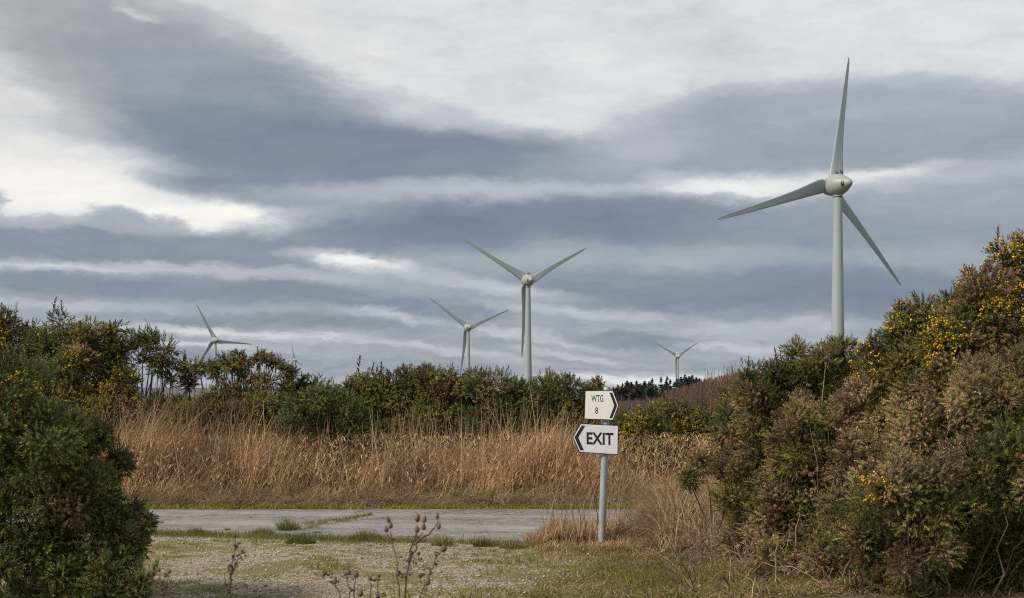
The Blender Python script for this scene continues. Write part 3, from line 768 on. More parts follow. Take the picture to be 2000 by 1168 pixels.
tot += bush('low gorse growing under the gangly stems behind the tall grass', [(395, 805, 36), (450, 805, 40), (505, 805, 38), (550, 800, 30), (350, 815, 38)], 24.0, seed=10, bare=30, **{**bk, 'rc': .18})
tot += bush('rounded fresh green gorse bush behind the grass left of centre', [(588, 806, 38), (630, 793, 45), (668, 802, 43), (698, 828, 30), (566, 835, 30), (640, 838, 46)], 23.2, seed=11, flower=-.9, skirt=False, bare=2, **{**bk, 'cols': FR, 's': .09, 'sp': .048, 'rc': .17, 'dry': -.2})
tot += bush('gorse with upright spiky shoots left of the middle hedge', [(682, 758, 13), (705, 752, 16), (728, 748, 17), (700, 790, 34), (735, 785, 36)], 25.3, seed=12, **{**bk, 'leader': .4})
tot += bush('wide olive gorse hump below the pair of turbines', [(745, 765, 28), (795, 750, 34), (838, 746, 34), (880, 748, 34), (925, 756, 32), (775, 765, 38), (815, 760, 42), (860, 760, 42), (895, 768, 38), (770, 815, 45), (840, 820, 50), (905, 815, 40)], 25, seed=13, cols=((GREEN_D, 2), (GREEN, 3), (OLIVE, 4), (BROWN, 1.5)), bare=14, **bk)
tot += bush('green gorse at the foot of the middle turbine', [(945, 765, 42), (985, 765, 40), (1020, 775, 38), (935, 820, 45), (995, 825, 46)], 24.6, seed=14, bare=10, cols=((GREEN_D, 2), (GREEN, 4), (FRESH, 2)), **bk)
tot += bush('dark gorse bush directly left of the sign plates', [(1065, 770, 36), (1105, 768, 38), (1148, 765, 32), (1165, 752, 18), (1075, 820, 45), (1140, 822, 45)], 25, seed=15, bare=8, cols=((GREEN_D, 3), (GREEN, 3), (OLIVE, 2)), **bk)
tot += bush('olive gorse right behind the sign with blossom on top', [(1215, 825, 34), (1245, 822, 34), (1275, 822, 32), (1235, 860, 45)], 24.4, seed=16, flower=.15, dry_low=.3, **bk)
tot += bush('gorse bush crowned with yellow blossom right of the sign below the conifers', [(1300, 815, 30), (1335, 812, 30), (1320, 860, 45), (1365, 820, 30), (1395, 840, 35)], 25, seed=17, flower=.7, **bk)
tot += bush('gorse bush half hidden behind the right hand gorse', [(1440, 800, 40), (1490, 790, 45), (1540, 780, 50)], 26, seed=18, flower=.2, **bk)
for i_, (cx_, lab_) in enumerate(((1640, 'gorse behind the shoulder of the right hand mass'), (1860, 'gorse hidden behind the flowering right hand bushes'), (2080, 'gorse behind the right edge of the view'), (2300, 'gorse far out beyond the right edge'))):
    tot += bush(lab_, [(cx_ - 70, 770, 60), (cx_, 755, 65), (cx_ + 80, 765, 60), (cx_ - 30, 840, 60), (cx_ + 60, 840, 60)], 25.5, seed=40 + i_, **{**bk, 's': .14, 'sp': .08})
for i_, (cx_, lab_) in enumerate(((-180, 'gorse beyond the left edge behind the grass'), (-420, 'gorse far out beyond the left edge'))):
    tot += bush(lab_, [(cx_ - 70, 690, 80), (cx_ + 40, 680, 80), (cx_, 780, 90), (cx_ + 90, 780, 80)], 25, seed=50 + i_, **{**bk, 's': .14, 'sp': .08})
# the great mass on the right
rt = dict(patches=((1530, 820, 62), (1630, 860, 75), (1740, 810, 80), (1700, 770, 50), (1890, 790, 80), (1965, 735, 75), (1850, 725, 45), (1600, 1080, 60), (1690, 930, 45), (1790, 1010, 45), (1955, 650, 45), (1560, 960, 45), (1460, 800, 30), (1860, 900, 45)), s=.058, rc=.110, sp=.0275, fsize=.017, group='gorse mass on the right')
tot += bush('feathery green gorse at the left foot of the right hand mass', [(1408, 862, 32), (1412, 908, 34), (1368, 905, 14), (1345, 935, 10), (1450, 860, 46), (1450, 935, 52), (1480, 820, 50), (1450, 990, 40), (1500, 900, 70), (1500, 1000, 56), (1425, 815, 20)], 13.4, seed=21, dry=.02, dry_low=.6, skirt=False, bare=34, leader=.35, **{**rt, 'cols': ((GREEN_D, 2), (GREEN, 4), (OLIVE, 2), (FRESH, 2))})
tot += bush('gorse with spiky shoots on the shoulder of the mass below the big turbine', [(1480, 765, 34), (1520, 745, 38), (1570, 720, 42), (1560, 790, 60), (1600, 705, 38), (1640, 700, 42), (1680, 710, 42), (1460, 738, 20), (1555, 690, 18), (1625, 785, 70)], 12.6, seed=22, dry=.26, bare=20, **rt)
tot += bush('browned gorse in the middle of the right hand mass', [(1560, 870, 70), (1640, 850, 80), (1610, 950, 80), (1550, 1000, 60), (1700, 800, 75), (1700, 900, 75, 11.2), (1660, 1000, 65, 11.0), (1560, 810, 50, 12.2), (1780, 780, 60, 11.4)], 12.0, seed=23, dry=.48, bare=40, dry_low=.15, **rt)
tot += bush('gorse covered in yellow blossom on the slope of the right hand mass', [(1735, 655, 48), (1775, 640, 50), (1820, 635, 52), (1760, 720, 70), (1850, 620, 50), (1840, 710, 80), (1720, 720, 50)], 11.8, seed=24, flower=.7, flow_z=1.5, dry=.10, bare=18, leader=.25, **rt)
tot += bush('tallest gorse bush at the right edge with orange yellow blossom on its crown', [(1890, 610, 52), (1930, 560, 46), (1975, 520, 52), (2020, 500, 50), (1960, 630, 80), (1920, 700, 80), (2040, 620, 100), (1900, 545, 16)], 11.0, seed=25, flower=1.0, flow_z=1.75, dry=.14, bare=14, leader=.25, **rt)
tot += bush('gorse with tan dead tips at the right edge below the blossom', [(1850, 830, 90), (1930, 790, 95), (2010, 760, 110), (1780, 860, 75)], 10.2, seed=26, dry=.50, bare=26, **rt)
tot += bush('dark gorse with tan patches in the lower right corner', [(1730, 960, 85), (1820, 960, 90), (1920, 930, 95), (2010, 930, 110), (1780, 1060, 85), (1700, 1060, 60), (1990, 1060, 70)], 9.8, seed=27, dry=.30, bare=60, flower=.02, skirt=False, branch_share=.12, **{**rt, 'cols': ((GREEN_D, 4), (GREEN, 3), (FRESH, 1))})
tot += bush('low dead brown gorse heap at the foot of the right hand mass', [(1560, 1090, 45), (1610, 1080, 50), (1650, 1110, 45), (1500, 1085, 32), (1600, 1140, 40)], 10.9, seed=28, dry=.75, bare=50, skirt=False, **rt)
tot += bush('gorse beyond the right edge of the tallest bush', [(2140, 520, 70), (2230, 560, 90), (2340, 620, 110), (2160, 680, 110), (2300, 760, 120), (2440, 760, 110), (2180, 860, 110), (2330, 920, 120), (2480, 900, 110), (2190, 1030, 100), (2350, 1060, 110)], 10.6, seed=30, dry=.25, bare=10, flower=.3, flow_z=1.8, **{**rt, 's': .085, 'sp': .045, 'patches': ()})
tot += bush('small green gorse sprouting at the bottom edge on the right', [(1720, 1140, 40), (1770, 1150, 40), (1680, 1165, 30)], 9.9, seed=29, dry=-.1, bare=12, skirt=False, **rt)
print('shoots', tot)

# ------------------------------------------------------------------ grasses
STRAW = ((.53, .34, .18), (.46, .275, .145), (.67, .48, .285), (.34, .21, .12))
def merge(lst):
    V, Fa = join([(a, b) for a, b, _ in lst]); return V, Fa, np.concatenate([c for _, _, c in lst])
def gset(pos, h, w, lean, cols, probs, segs=3, droop=None, jit=.2, stiff=1.0):
    v, f = blades(pos, h, w, lean, segs, droop=droop, stiff=stiff)
    return v, f, np.repeat(pick(len(pos), cols, probs, jit), 2 * (segs + 1), 0)

def tall_grass():
    out = []
    n = 82000
    x = rng.uniform(-12.5, 9.0, n); y = 21.9 + rng.random(n) ** .9 * 2.9
    cl = vnoise(x, y, .55); cl2 = vnoise(x, y, 1.7, 5); cl3 = vnoise(x, y, .35, 9)
    hmax = np.interp(x / y * F + 1000, [150, 250, 300, 400, 480, 560, 640, 720, 800, 880, 950, 1050, 1120, 1200, 1260, 1330, 1420], [1.10, 1.25, 1.22, 1.02, 1.10, 1.0, .84, .80, 1.02, 1.10, 1.12, 1.2, 1.0, .72, .45, .5, .7])
    front = np.clip((y - 21.75) / .8, .34, 1)
    kp = (rng.random(n) < np.clip(.70 + 1.4 * cl2, .08, 1)) & ~((x > -3.35) & (x < -2.45) & (y > 22.5) & (rng.random(n) < .8)); x, y, cl, cl2, cl3, hmax, front = [q[kp] for q in (x, y, cl, cl2, cl3, hmax, front)]; n = len(x)
    cl4 = vnoise(x, y, 4.0, 15)
    h = hmax * front * rng.uniform(.55, 1.0, n) ** .7 * (1 + .45 * cl + .38 * cl4) * (1 + .4 * (rng.random(n) < .06))
    ang = .55 + cl3 * 2.0 + rng.normal(size=n) * .9
    mag = np.clip(.24 + .45 * cl2 + .3 * cl4 + np.abs(rng.normal(size=n)) * .22, .02, 1.3)
    lean = np.stack([np.cos(ang) * mag, np.sin(ang) * mag * .6], 1)
    pos = np.stack([x, y, np.zeros(n)], 1)
    tn = 1 + .42 * vnoise(x, y, .9, 71) + .25 * vnoise(x, y, 3.3, 72)
    out.append(gset(pos, h, rng.uniform(.005, .014, n), lean, STRAW + ((.17, .11, .065), (.10, .07, .045)), (4, 3, 3, 3, 2, 2), 3, jit=.3, droop=np.clip(rng.normal(size=n) * .14, 0, .6)))
    out[-1] = (out[-1][0], out[-1][1], out[-1][2] * np.repeat(np.stack([tn, tn ** 1.1, tn ** .9], 1), 8, 0))
    # seeding stems that stand clear
    n = 900
    x = rng.uniform(-9, 4.2, n); y = rng.uniform(22, 24.4, n); hm = np.interp(x / y * F + 1000, [150, 300, 480, 640, 800, 950, 1070, 1150, 1260], [1.5, 1.7, 1.5, 1.2, 1.45, 1.5, 1.7, 1.35, 1.0])
    pos = np.stack([x, y, np.zeros(n)], 1)
    out.append(gset(pos, hm * rng.uniform(.75, 1.1, n), rng.uniform(.010, .018, n), rng.normal(size=(n, 2)) * .18 + [.05, 0], ((.40, .29, .19), (.30, .21, .13)), (1, 1), 3, stiff=.2))
    # drooping leaves near the top
    n = 9000
    x = rng.uniform(-9, 4.6, n); y = rng.uniform(21.7, 24.2, n); z = rng.uniform(.35, 1.0, n) * np.clip((y - 21.2) / 1.0, .4, 1)
    a = rng.uniform(0, 6.28, n); m = rng.uniform(.6, 1.6, n)
    out.append(gset(np.stack([x, y, z], 1), rng.uniform(.12, .28, n), rng.uniform(.008, .015, n), np.stack([np.cos(a) * m, np.sin(a) * m], 1), STRAW, (3, 3, 4, 1), 3, droop=rng.uniform(.2, .9, n)))
    V, Fa, C = merge(out); tag(mobj('tall_grass', V, Fa, M_GRASS, tint=C), 'tall dry straw coloured grass standing in a long strip beyond the road', 'dry grass', kind='stuff')
tall_grass()
def matted_grass():
    out = []; n = 72000
    x = rng.uniform(-12.5, 9, n); y = 21.25 + rng.random(n) * 1.35
    c = vnoise(x, y, 1.1, 3); k = c > -.35; x, y, c = x[k], y[k], c[k]; n = len(x)
    a = -1.57 + rng.normal(size=n) * 1.1; m = rng.uniform(.5, 2.4, n)
    h = rng.uniform(.08, .50, n) * (1 + .7 * c) * np.clip((y - 21.0) / .7, .35, 1)
    out.append(gset(np.stack([x, y, rng.uniform(0, .12, n) * np.clip(y - 21.35, 0, 1)], 1), h, rng.uniform(.006, .012, n), np.stack([np.cos(a) * m, np.sin(a) * m], 1), ((.42, .32, .19), (.30, .235, .13), (.56, .44, .29), (.24, .23, .08), (.09, .07, .04)), (3, 2, 3, 1.6, 1.0), 3, droop=rng.uniform(.1, .7, n)))
    V, Fa, C = merge(out); tag(mobj('matted_grass', V, Fa, M_GRASS, tint=C), 'low matted grey brown grass at the foot of the tall dry grass', 'grass', kind='stuff')
matted_grass()
def verge():
    n = 46000; x = rng.uniform(-12.5, 9, n); wv = .75 + .8 * vnoise(x, x * 0, .9, 41) + .5 * vnoise(x, x * 0, 3.7, 42); y = ROADF - .05 + .10 * vnoise(x, x * 0, 5.1, 43) + rng.random(n) ** 1.1 * np.clip(wv, .25, 1.5)
    c = vnoise(x, y, 2.2, 7) + .4 * vnoise(x, y, 7, 8); k = (c > -.30); x, y, c = x[k], y[k], c[k]; n = len(x)
    a = rng.uniform(0, 6.28, n)
    o = gset(np.stack([x, y, np.zeros(n)], 1), rng.uniform(.015, .075, n) * (1 + .9 * c), rng.uniform(.006, .012, n), np.stack([np.cos(a), np.sin(a)], 1) * rng.uniform(.1, .9, (n, 1)),
             ((.27, .25, .026), (.17, .20, .022), (.30, .22, .06), (.13, .085, .03)), (4, 3, 2, 2), 2)
    tag(mobj('moss', o[0], o[1], M_GRASS, tint=o[2]), 'yellow green moss and short turf along the far edge of the road', 'moss', kind='stuff')
verge()

def turf():
    """short turf over the near edge of the road, the joint in the slab and the patchy gravel"""
    out = []
    n = 15000; x = rng.uniform(-6.5, 1.0, n); y = road_near(x) + rng.normal(size=n) * .16 - .24
    c = vnoise(x, y, 1.6, 2); k = c > -.22; x, y, c = x[k], y[k], c[k]; n = len(x)
    out.append(gset(np.stack([x, y, np.zeros(n)], 1), rng.uniform(.02, .075, n) * (1 + .7 * c), rng.uniform(.004, .008, n), rng.normal(size=(n, 2)) * .5, ((.15, .16, .035), (.11, .14, .03), (.24, .19, .09), (.17, .13, .05)), (4, 3, 2, 2), 2))
    n = 1700; t = rng.random(n) ** 1.2; jx = np.interp(t, [0, .65, 1], [-2.62, -2.14, -1.9]); jy = np.interp(t, [0, .65, 1], [17.35, 18.8, 19.5])
    wd = np.interp(t, [0, .2, .6, .75, 1], [.06, .13, .10, .03, .01])
    pos = np.stack([jx + rng.normal(size=n) * wd, jy + rng.normal(size=n) * wd * 1.8, np.full(n, .01)], 1)
    pos = pos[vnoise(pos[:, 0], pos[:, 1], 4.5, 61) + .3 * vnoise(pos[:, 0], pos[:, 1], 14, 62) > -.16]; n = len(pos)
    out.append(gset(pos, rng.uniform(.012, .06, n), rng.uniform(.005, .009, n), rng.normal(size=(n, 2)) * .5, ((.17, .18, .035), (.25, .20, .08), (.12, .13, .03), (.30, .22, .12)), (3, 2, 2, 2), 2))
    n = 90000; x = rng.uniform(-5.2, 1.8, n); y = rng.uniform(9.8, 16.6, n); k = y < road_near(x); x, y = x[k], y[k]
    c = .75 * vnoise(x, y * .9, .95, 11) + .45 * vnoise(x, y, 2.6, 13) + .5 * vnoise(x, y, 7.5, 12) + np.interp(x, [-3, -1.6, .2, 1.2], [-.05, -.12, .12, .5]); k = (c > .13 + rng.normal(size=len(x)) * .05); x, y, c = x[k], y[k], c[k]; n = len(x)
    out.append(gset(np.stack([x, y, bank(x, y)], 1), rng.uniform(.010, .050, n) * (1 + np.clip(c, 0, 1)), rng.uniform(.005, .011, n), rng.normal(size=(n, 2)) * .8, ((.20, .19, .028), (.25, .22, .04), (.13, .15, .025), (.22, .16, .08)), (4, 3, 2, 2), 1))
    V, Fa, C = merge(out); tag(mobj('turf', V, Fa, M_GRASS, tint=C), 'short patchy green turf on the gravel and along the near edge of the road', 'turf', kind='stuff')
turf()
def stones():
    T, TF = BLOS; T = T * np.array([1, 1, .55]); n = 10500
    x = rng.uniform(-5.5, 1.7, n); y = 9.8 + rng.random(n) ** 1.1 * 8.2; k = (y < road_near(x) + .9 * rng.random(n) ** 5)
    x, y = x[k], y[k]; n = len(x); s = rng.lognormal(math.log(.012), .5, n); s = np.minimum(s, .042)
    a = rng.uniform(0, 6.28, n); fr = np.zeros((n, 3, 3)); fr[:, 0, 0] = np.cos(a); fr[:, 1, 0] = np.sin(a); fr[:, 0, 1] = -np.sin(a); fr[:, 1, 1] = np.cos(a); fr[:, 2, 2] = 1
    v, f = scatter(T, TF, np.stack([x, y, bank(x, y) + .006 + s * .1], 1), fr, s)
    v += rng.normal(size=v.shape) * .0015
    c = np.repeat(pick(n, ((.38, .31, .235), (.50, .42, .33), (.22, .175, .13), (.60, .54, .46)), (4, 3, 4, 1), .2), 6, 0)
    tag(mobj('loose_stones', v, f, M_BRANCH, tint=c), 'pale loose stones scattered over the mossy gravel', 'stones', kind='stuff')
stones()

GMIX = ((.11, .14, .03), (.15, .17, .04), (.24, .20, .09), (.36, .27, .15), (.19, .14, .075))
TUFTS = [(560, 1037, .115, .17, 'spiky dark grass tuft standing alone on the road by the slab joint', 0), (514, 1045, .13, .09, 'green tuft at the road edge left of the spiky one', 0), (383, 1044, .10, .09, 'small fresh green tuft at the left end of the road edge', 0),
         (588, 1062, .16, .10, 'broad low green tuft below the slab joint', 0), (716, 1056, .17, .12, 'wide tuft with brown blades in the middle of the road edge', 2), (863, 1066, .12, .13, 'straw yellow tuft behind the tall seed heads', 4),
         (942, 1068, .10, .10, 'dark green tuft right of the seed heads at the road edge', 0), (444, 1037, .04, .04, 'tiny tuft alone on the concrete left of the spiky tuft', 3), (618, 1042, .05, .03, 'tiny flat tuft at the end of the grassy joint', 3),
         (1000, 1072, .13, .10, 'straw coloured tuft where the road edge meets the sign bank', 4)]
for (px, py, r, h, lab, kind) in TUFTS:
    c = gp(px, py); n = int(500 * (r / .12) ** 1.3); a = rng.uniform(0, 6.28, n); q = r * np.sqrt(rng.random(n))
    pos = np.stack([np.cos(a) * q, np.sin(a) * q * .8, np.full(n, .004)], 1)
    pr = {0: (5, 4, 1.5, .6, .4), 2: (3, 3, 2, 1, 3), 3: (2, 3, 3, 1, 2), 4: (1, 1.5, 3, 5, 2)}[kind]
    ln = pos[:, :2] / r * .55 + rng.normal(size=(n, 2)) * .28
    v, f, cc_ = gset(pos, h * rng.uniform(.4, 1.25, n) * (1.1 - .6 * (q / r) ** 2), rng.uniform(.004, .008, n), ln, GMIX, pr, 3, droop=np.clip(rng.normal(size=n) * .12, 0, .4))
    tag(mobj('grass_tuft', v, f, M_GRASS, tint=cc_, loc=c), lab, 'grass tuft', 'grass tufts along the near road edge')

def bank_grass():
    out = []
    # short mixed sward on the bank
    n = 70000; x = rng.uniform(-.2, 4.6, n); y = rng.uniform(9.6, 15.6, n)
    edge = .45 + .22 * (y - 10) - .45 + .35 * vnoise(x, y, .9, 21); k = (x > edge - .35 * rng.random(n) ** 2) & (y < road_near(x) + .3 * (x > .6)); x, y = x[k], y[k]; n = len(x)
    c = vnoise(x, y, 1.4, 23); dry = np.clip(.80 + 1.3 * c + .25 * (x - 1.6) - (14 - y) * .03, 0, 1)
    k = rng.random(n) < dry
    hh = rng.uniform(.02, .095, n) * np.where(rng.random(n) < .08, 2.2, 1) * (1 + .5 * vnoise(x, y, 5.5, 28)) * (1 + .5 * vnoise(x, y, 2.1, 29)); a = rng.uniform(0, 6.28, n); m = rng.uniform(.5, 2.8, n)
    for kk, cs, pr in ((k, ((.34, .23, .12), (.24, .155, .08), (.13, .085, .05), (.46, .34, .19)), (3, 3, 4, 2)), (~k, ((.14, .155, .025), (.07, .085, .02), (.20, .185, .035), (.24, .18, .07)), (3, 3, 3, 3))):
        out.append(gset(np.stack([x, y, bank(x, y)], 1)[kk], hh[kk], rng.uniform(.005, .011, n)[kk], (np.stack([np.cos(a), np.sin(a)], 1) * m[:, None])[kk], cs, pr, 2, droop=rng.uniform(0, .5, n)[kk]))
    V, Fa, C = merge(out); tag(mobj('bank_grass', V, Fa, M_GRASS, tint=C), 'rough green and brown grass on the bank below the sign', 'grass', kind='stuff')
    out = []
    # thatch mound round the foot of the post
    n = 42000; x = rng.uniform(.15, 3.2, n); y = rng.uniform(14.2, 16.4, n)
    u = x / y * F + 1000
    hm = np.interp(u, [1010, 1045, 1085, 1130, 1200, 1260, 1320, 1400, 1500], [.02, .12, .38, .28, .34, .55, .74, .85, .8]) * np.clip((y - 13.9) / 1.0, .25, 1) * (1 + .6 * vnoise(x, y, 3.1, 35) + .3 * vnoise(x, y, 9, 36)) * np.where((y < 15.3) & (u < 1290), .33, 1)
    k = (hm > .03) & (u > 1005) & (rng.random(n) < np.clip((u - 1000) / 60, .1, 1)); x, y, hm = x[k], y[k], hm[k]; n = len(x)
    cl = vnoise(x, y, 1.8, 31); a = 1.2 + cl * 4 + rng.normal(size=n) * 1.0; m = np.clip(rng.uniform(.2, 1.6, n), .1, 2)
    out.append(gset(np.stack([x, y, bank(x, y) + rng.uniform(0, .25, n) * hm], 1), hm * rng.uniform(.4, 1.05, n) * .85, rng.uniform(.005, .011, n), np.stack([np.cos(a) * m, np.sin(a) * m], 1), ((.42, .28, .16), (.32, .20, .11), (.56, .41, .25), (.18, .115, .065)), (3, 4, 2.5, 3), 4, droop=rng.uniform(0, .7, n)))
    n = 260; x = rng.uniform(.3, 2.6, n); y = rng.uniform(15.0, 16.3, n)
    out.append(gset(np.stack([x, y, bank(x, y)], 1), rng.uniform(.5, .95, n), rng.uniform(.004, .008, n), rng.normal(size=(n, 2)) * .2, ((.38, .28, .18), (.25, .17, .11)), (1, 1), 3, stiff=.2))
    V, Fa, C = merge(out); tag(mobj('grass_thatch', V, Fa, M_GRASS, tint=C), 'heap of dry brown grass round the foot of the sign post', 'dry grass', kind='stuff')
    # brambles and fallen twigs at the foot of the gorse
    n = 420; x = rng.uniform(1.3, 3.6, n); y = rng.uniform(10.2, 14.2, n); k = (x / y * F + 1000 > 1300); x, y = x[k], y[k]; n = len(x)
    a0 = np.stack([x, y, bank(x, y)], 1); an = rng.uniform(0, 6.28, n); L_ = rng.uniform(.15, .6, n)
    b0 = a0 + np.stack([np.cos(an) * L_, np.sin(an) * L_ * .6, rng.uniform(.0, .45, n)], 1)
    P = curves(a0, b0, np.stack([rng.normal(size=n) * .05, rng.normal(size=n) * .05, rng.uniform(.05, .25, n)], 1), 7)
    v, f = tubes(P, rng.uniform(.0022, .0052, (n, 1)) * np.linspace(1.2, .5, 7)[None])
    tag(mobj('fallen_twigs', v, f, M_BRANCH, tint=np.repeat(pick(n, ((.34, .25, .17), (.20, .13, .09), (.12, .08, .055)), (2, 3, 3), .2), 21, 0)), 'tangle of dead twigs and brambles under the right hand gorse', 'twigs', kind='stuff')
bank_grass()

# two dark weed stalks leaning behind the post
for (pts, lab) in (([(1140, 1048), (1130, 990), (1118, 950), (1105, 915)], 'thin dark weed stalk leaning left of the sign post'), ([(1168, 1010), (1158, 960), (1148, 920), (1138, 885)], 'dark weed stalk leaning away just beside the sign post')):
    P = np.array([[at(px, py, 15.5) for px, py in pts]]); b0 = P[0, 0].copy(); b0[2] = 0
    P = np.concatenate([b0[None, None] + [[[0.02, 0, 0]]], P], 1); P = P - b0
    v, f = tubes(P, np.linspace(.006, .003, 5)[None], 5)
    tag(mobj('weed_stalk', v, f, M_BRANCH, tint=np.tile([[.10, .065, .045]], (len(v), 1)), loc=b0, smooth=True), lab, 'weed stalk', 'weed stalks by the post')

# ------------------------------------------------------------------ dry seed head plants close to the camera
def head_mesh(L, r, g):
    st = [(0, .15), (.1, .7), (.3, 1), (.55, .95), (.8, .6), (1, .12)]; k = 10; V = []
    for (t, q) in st:
        a = np.arange(k) / k * 6.283; V.append(np.stack([np.cos(a) * r * q, np.sin(a) * r * q, np.full(k, t * L)], 1))
    V = np.concatenate(V); idx = np.arange(len(st) * k).reshape(len(st), k); a_ = idx[:-1]; b_ = np.roll(a_, -1, 1); c_ = idx[1:]; d_ = np.roll(c_, -1, 1)
    Fq = np.stack([a_, b_, d_, c_], -1).reshape(-1, 4); Ft = np.concatenate([Fq[:, [0, 1, 2]], Fq[:, [0, 2, 3]]])
    n = 70; t = g.random(n); a = g.uniform(0, 6.283, n); q = np.interp(t, [s[0] for s in st], [s[1] for s in st]) * r
    o = np.stack([np.cos(a), np.sin(a), np.full(n, .5)], 1); s_ = np.stack([-np.sin(a), np.cos(a), np.zeros(n)], 1)
    b0 = np.stack([np.cos(a) * q, np.sin(a) * q, t * L], 1)
    S = np.stack([b0 + s_ * .0012, b0 - s_ * .0012, b0 + o * r * .55], 1).reshape(-1, 3)
    return np.concatenate([V, S]), np.concatenate([Ft, np.arange(n * 3).reshape(-1, 3) + len(V)])
def seed_plant(label, Y, stems, heads, buds, seed):
    g = np.random.default_rng(seed); px0 = stems[0][0]
    base = at(px0[0], px0[1], Y); base[2] = 0
    t = empty('seed_head_plant', base); tag(t, label, 'dried plant', 'dried seed head plants in the foreground')
    for (pts) in stems:
        P = np.array([at(x, y, Y + .02 * i) for i, (x, y) in enumerate(pts)])
        if pts is stems[0] or pts[0][1] > 1160:
            b0 = P[0].copy(); b0[2] = 0; b0[:2] = base[:2] * .5 + b0[:2] * .5; P = np.concatenate([b0[None], P])
        # resample
        n = 12; tt = np.linspace(0, 1, len(P)); q = np.linspace(0, 1, n); P = np.stack([np.interp(q, tt, P[:, k]) for k in range(3)], 1)
        P[1:-1] += g.normal(size=(n - 2, 3)) * .0025
        v, f = tubes((P - base)[None], np.linspace(.0042 if pts is stems[0] else .003, .0016, n)[None], 6)
        mobj('stem', v, f, M_BRANCH, t, tint=np.tile([[.10, .065, .05]], (len(v), 1)), smooth=True)
    for (x, y, L, r, tl) in heads:
        v, f = head_mesh(L, r, g)
        o = mobj('seed_head', v, f, M_BRANCH, t, tint=pick(len(v), ((.20, .125, .085), (.13, .085, .06)), (2, 1), .2, g)); c = at(x, y, Y) - base
        o.location = tuple(c); o.rotation_euler = (0, R(tl), 0)
    for (x, y) in buds:
        v, f = scatter(BLOS[0], BLOS[1], np.zeros((5, 3)) + g.normal(size=(5, 3)) * .006, frames(rdir(5, g), g), g.uniform(.008, .014, 5))
        mobj('bud', v, f, M_BRANCH, t, tint=pick(len(v), ((.10, .07, .055),), (1,), .2, g), loc=at(x, y, Y) - base)
seed_plant('tall dried seed head plant with a fan of stems right of centre at the bottom', 5.0,
    [[(790, 1180), (797, 1110), (806, 1060), (814, 1035), (815, 1026)], [(780, 1180), (777, 1110), (768, 1060), (762, 1038)], [(797, 1110), (815, 1060), (826, 1040)], [(806, 1065), (835, 1045), (852, 1030), (855, 1015)], [(815, 1180), (836, 1130), (856, 1085), (865, 1072)], [(768, 1062), (756, 1042)], [(836, 1130), (832, 1142)], [(777, 1115), (783, 1122)]],
    [(815, 1020, .030, .0095, 4), (828, 1021, .026, .008, 8), (827, 1036, .024, .008, 5), (815, 1041, .024, .0085, -5), (854, 1014, .024, .0065, 0), (856, 1034, .024, .0075, 10), (760, 1021, .022, .007, -14), (762, 1033, .024, .0075, 8), (755, 1040, .022, .0075, -4), (863, 1078, .030, .012, 25), (833, 1144, .028, .0105, 15), (777, 1126, .018, .007, 0)],
    [(797, 1095), (802, 1078), (800, 1120), (812, 1050), (852, 1078), (858, 1064), (848, 1100), (842, 1116), (786, 1124), (818, 1085), (810, 1095), (822, 1125), (829, 1110)], 51)
seed_plant('low dried plant with dark round seed heads left of the tall one', 4.8,
    [[(690, 1185), (693, 1150), (694, 1128)], [(684, 1185), (680, 1150), (677, 1120)], [(670, 1180), (660, 1150), (650, 1130)], [(735, 1185), (738, 1150), (737, 1130)], [(724, 1185), (722, 1155), (724, 1132)]],
    [(695, 1128, .024, .0105, 0), (701, 1165, .026, .011, 20), (629, 1121, .016, .010, 80)], [(677, 1116), (679, 1124), (650, 1130), (657, 1138), (737, 1128), (724, 1130), (640, 1124), (690, 1150), (740, 1165), (748, 1160)], 52)
seed_plant('single dark dried stalk with small buds at the bottom left of centre', 5.2,
    [[(446, 1190), (450, 1130), (457, 1080), (459, 1052)], [(450, 1130), (462, 1100), (476, 1072)], [(446, 1160), (440, 1140), (438, 1120)]],
    [(458, 1051, .014, .0065, 0)], [(455, 1090), (450, 1110), (460, 1070), (468, 1088), (474, 1078), (444, 1150), (453, 1122), (462, 1064), (448, 1104), (458, 1100), (441, 1140), (449, 1138)], 53)
seed_plant('short dried plant with round brown heads beside the left gorse', 5.0,
    [[(320, 1195), (318, 1160), (312, 1130), (310, 1120)], [(320, 1180), (325, 1145), (330, 1122)], [(318, 1160), (304, 1142), (298, 1136)]],
    [(309, 1118, .016, .0095, 0), (330, 1120, .016, .008, 10), (323, 1128, .016, .0085, 0), (297, 1138, .018, .0095, -20), (320, 1152, .016, .0085, 0)], [(318, 1145), (325, 1150)], 54)

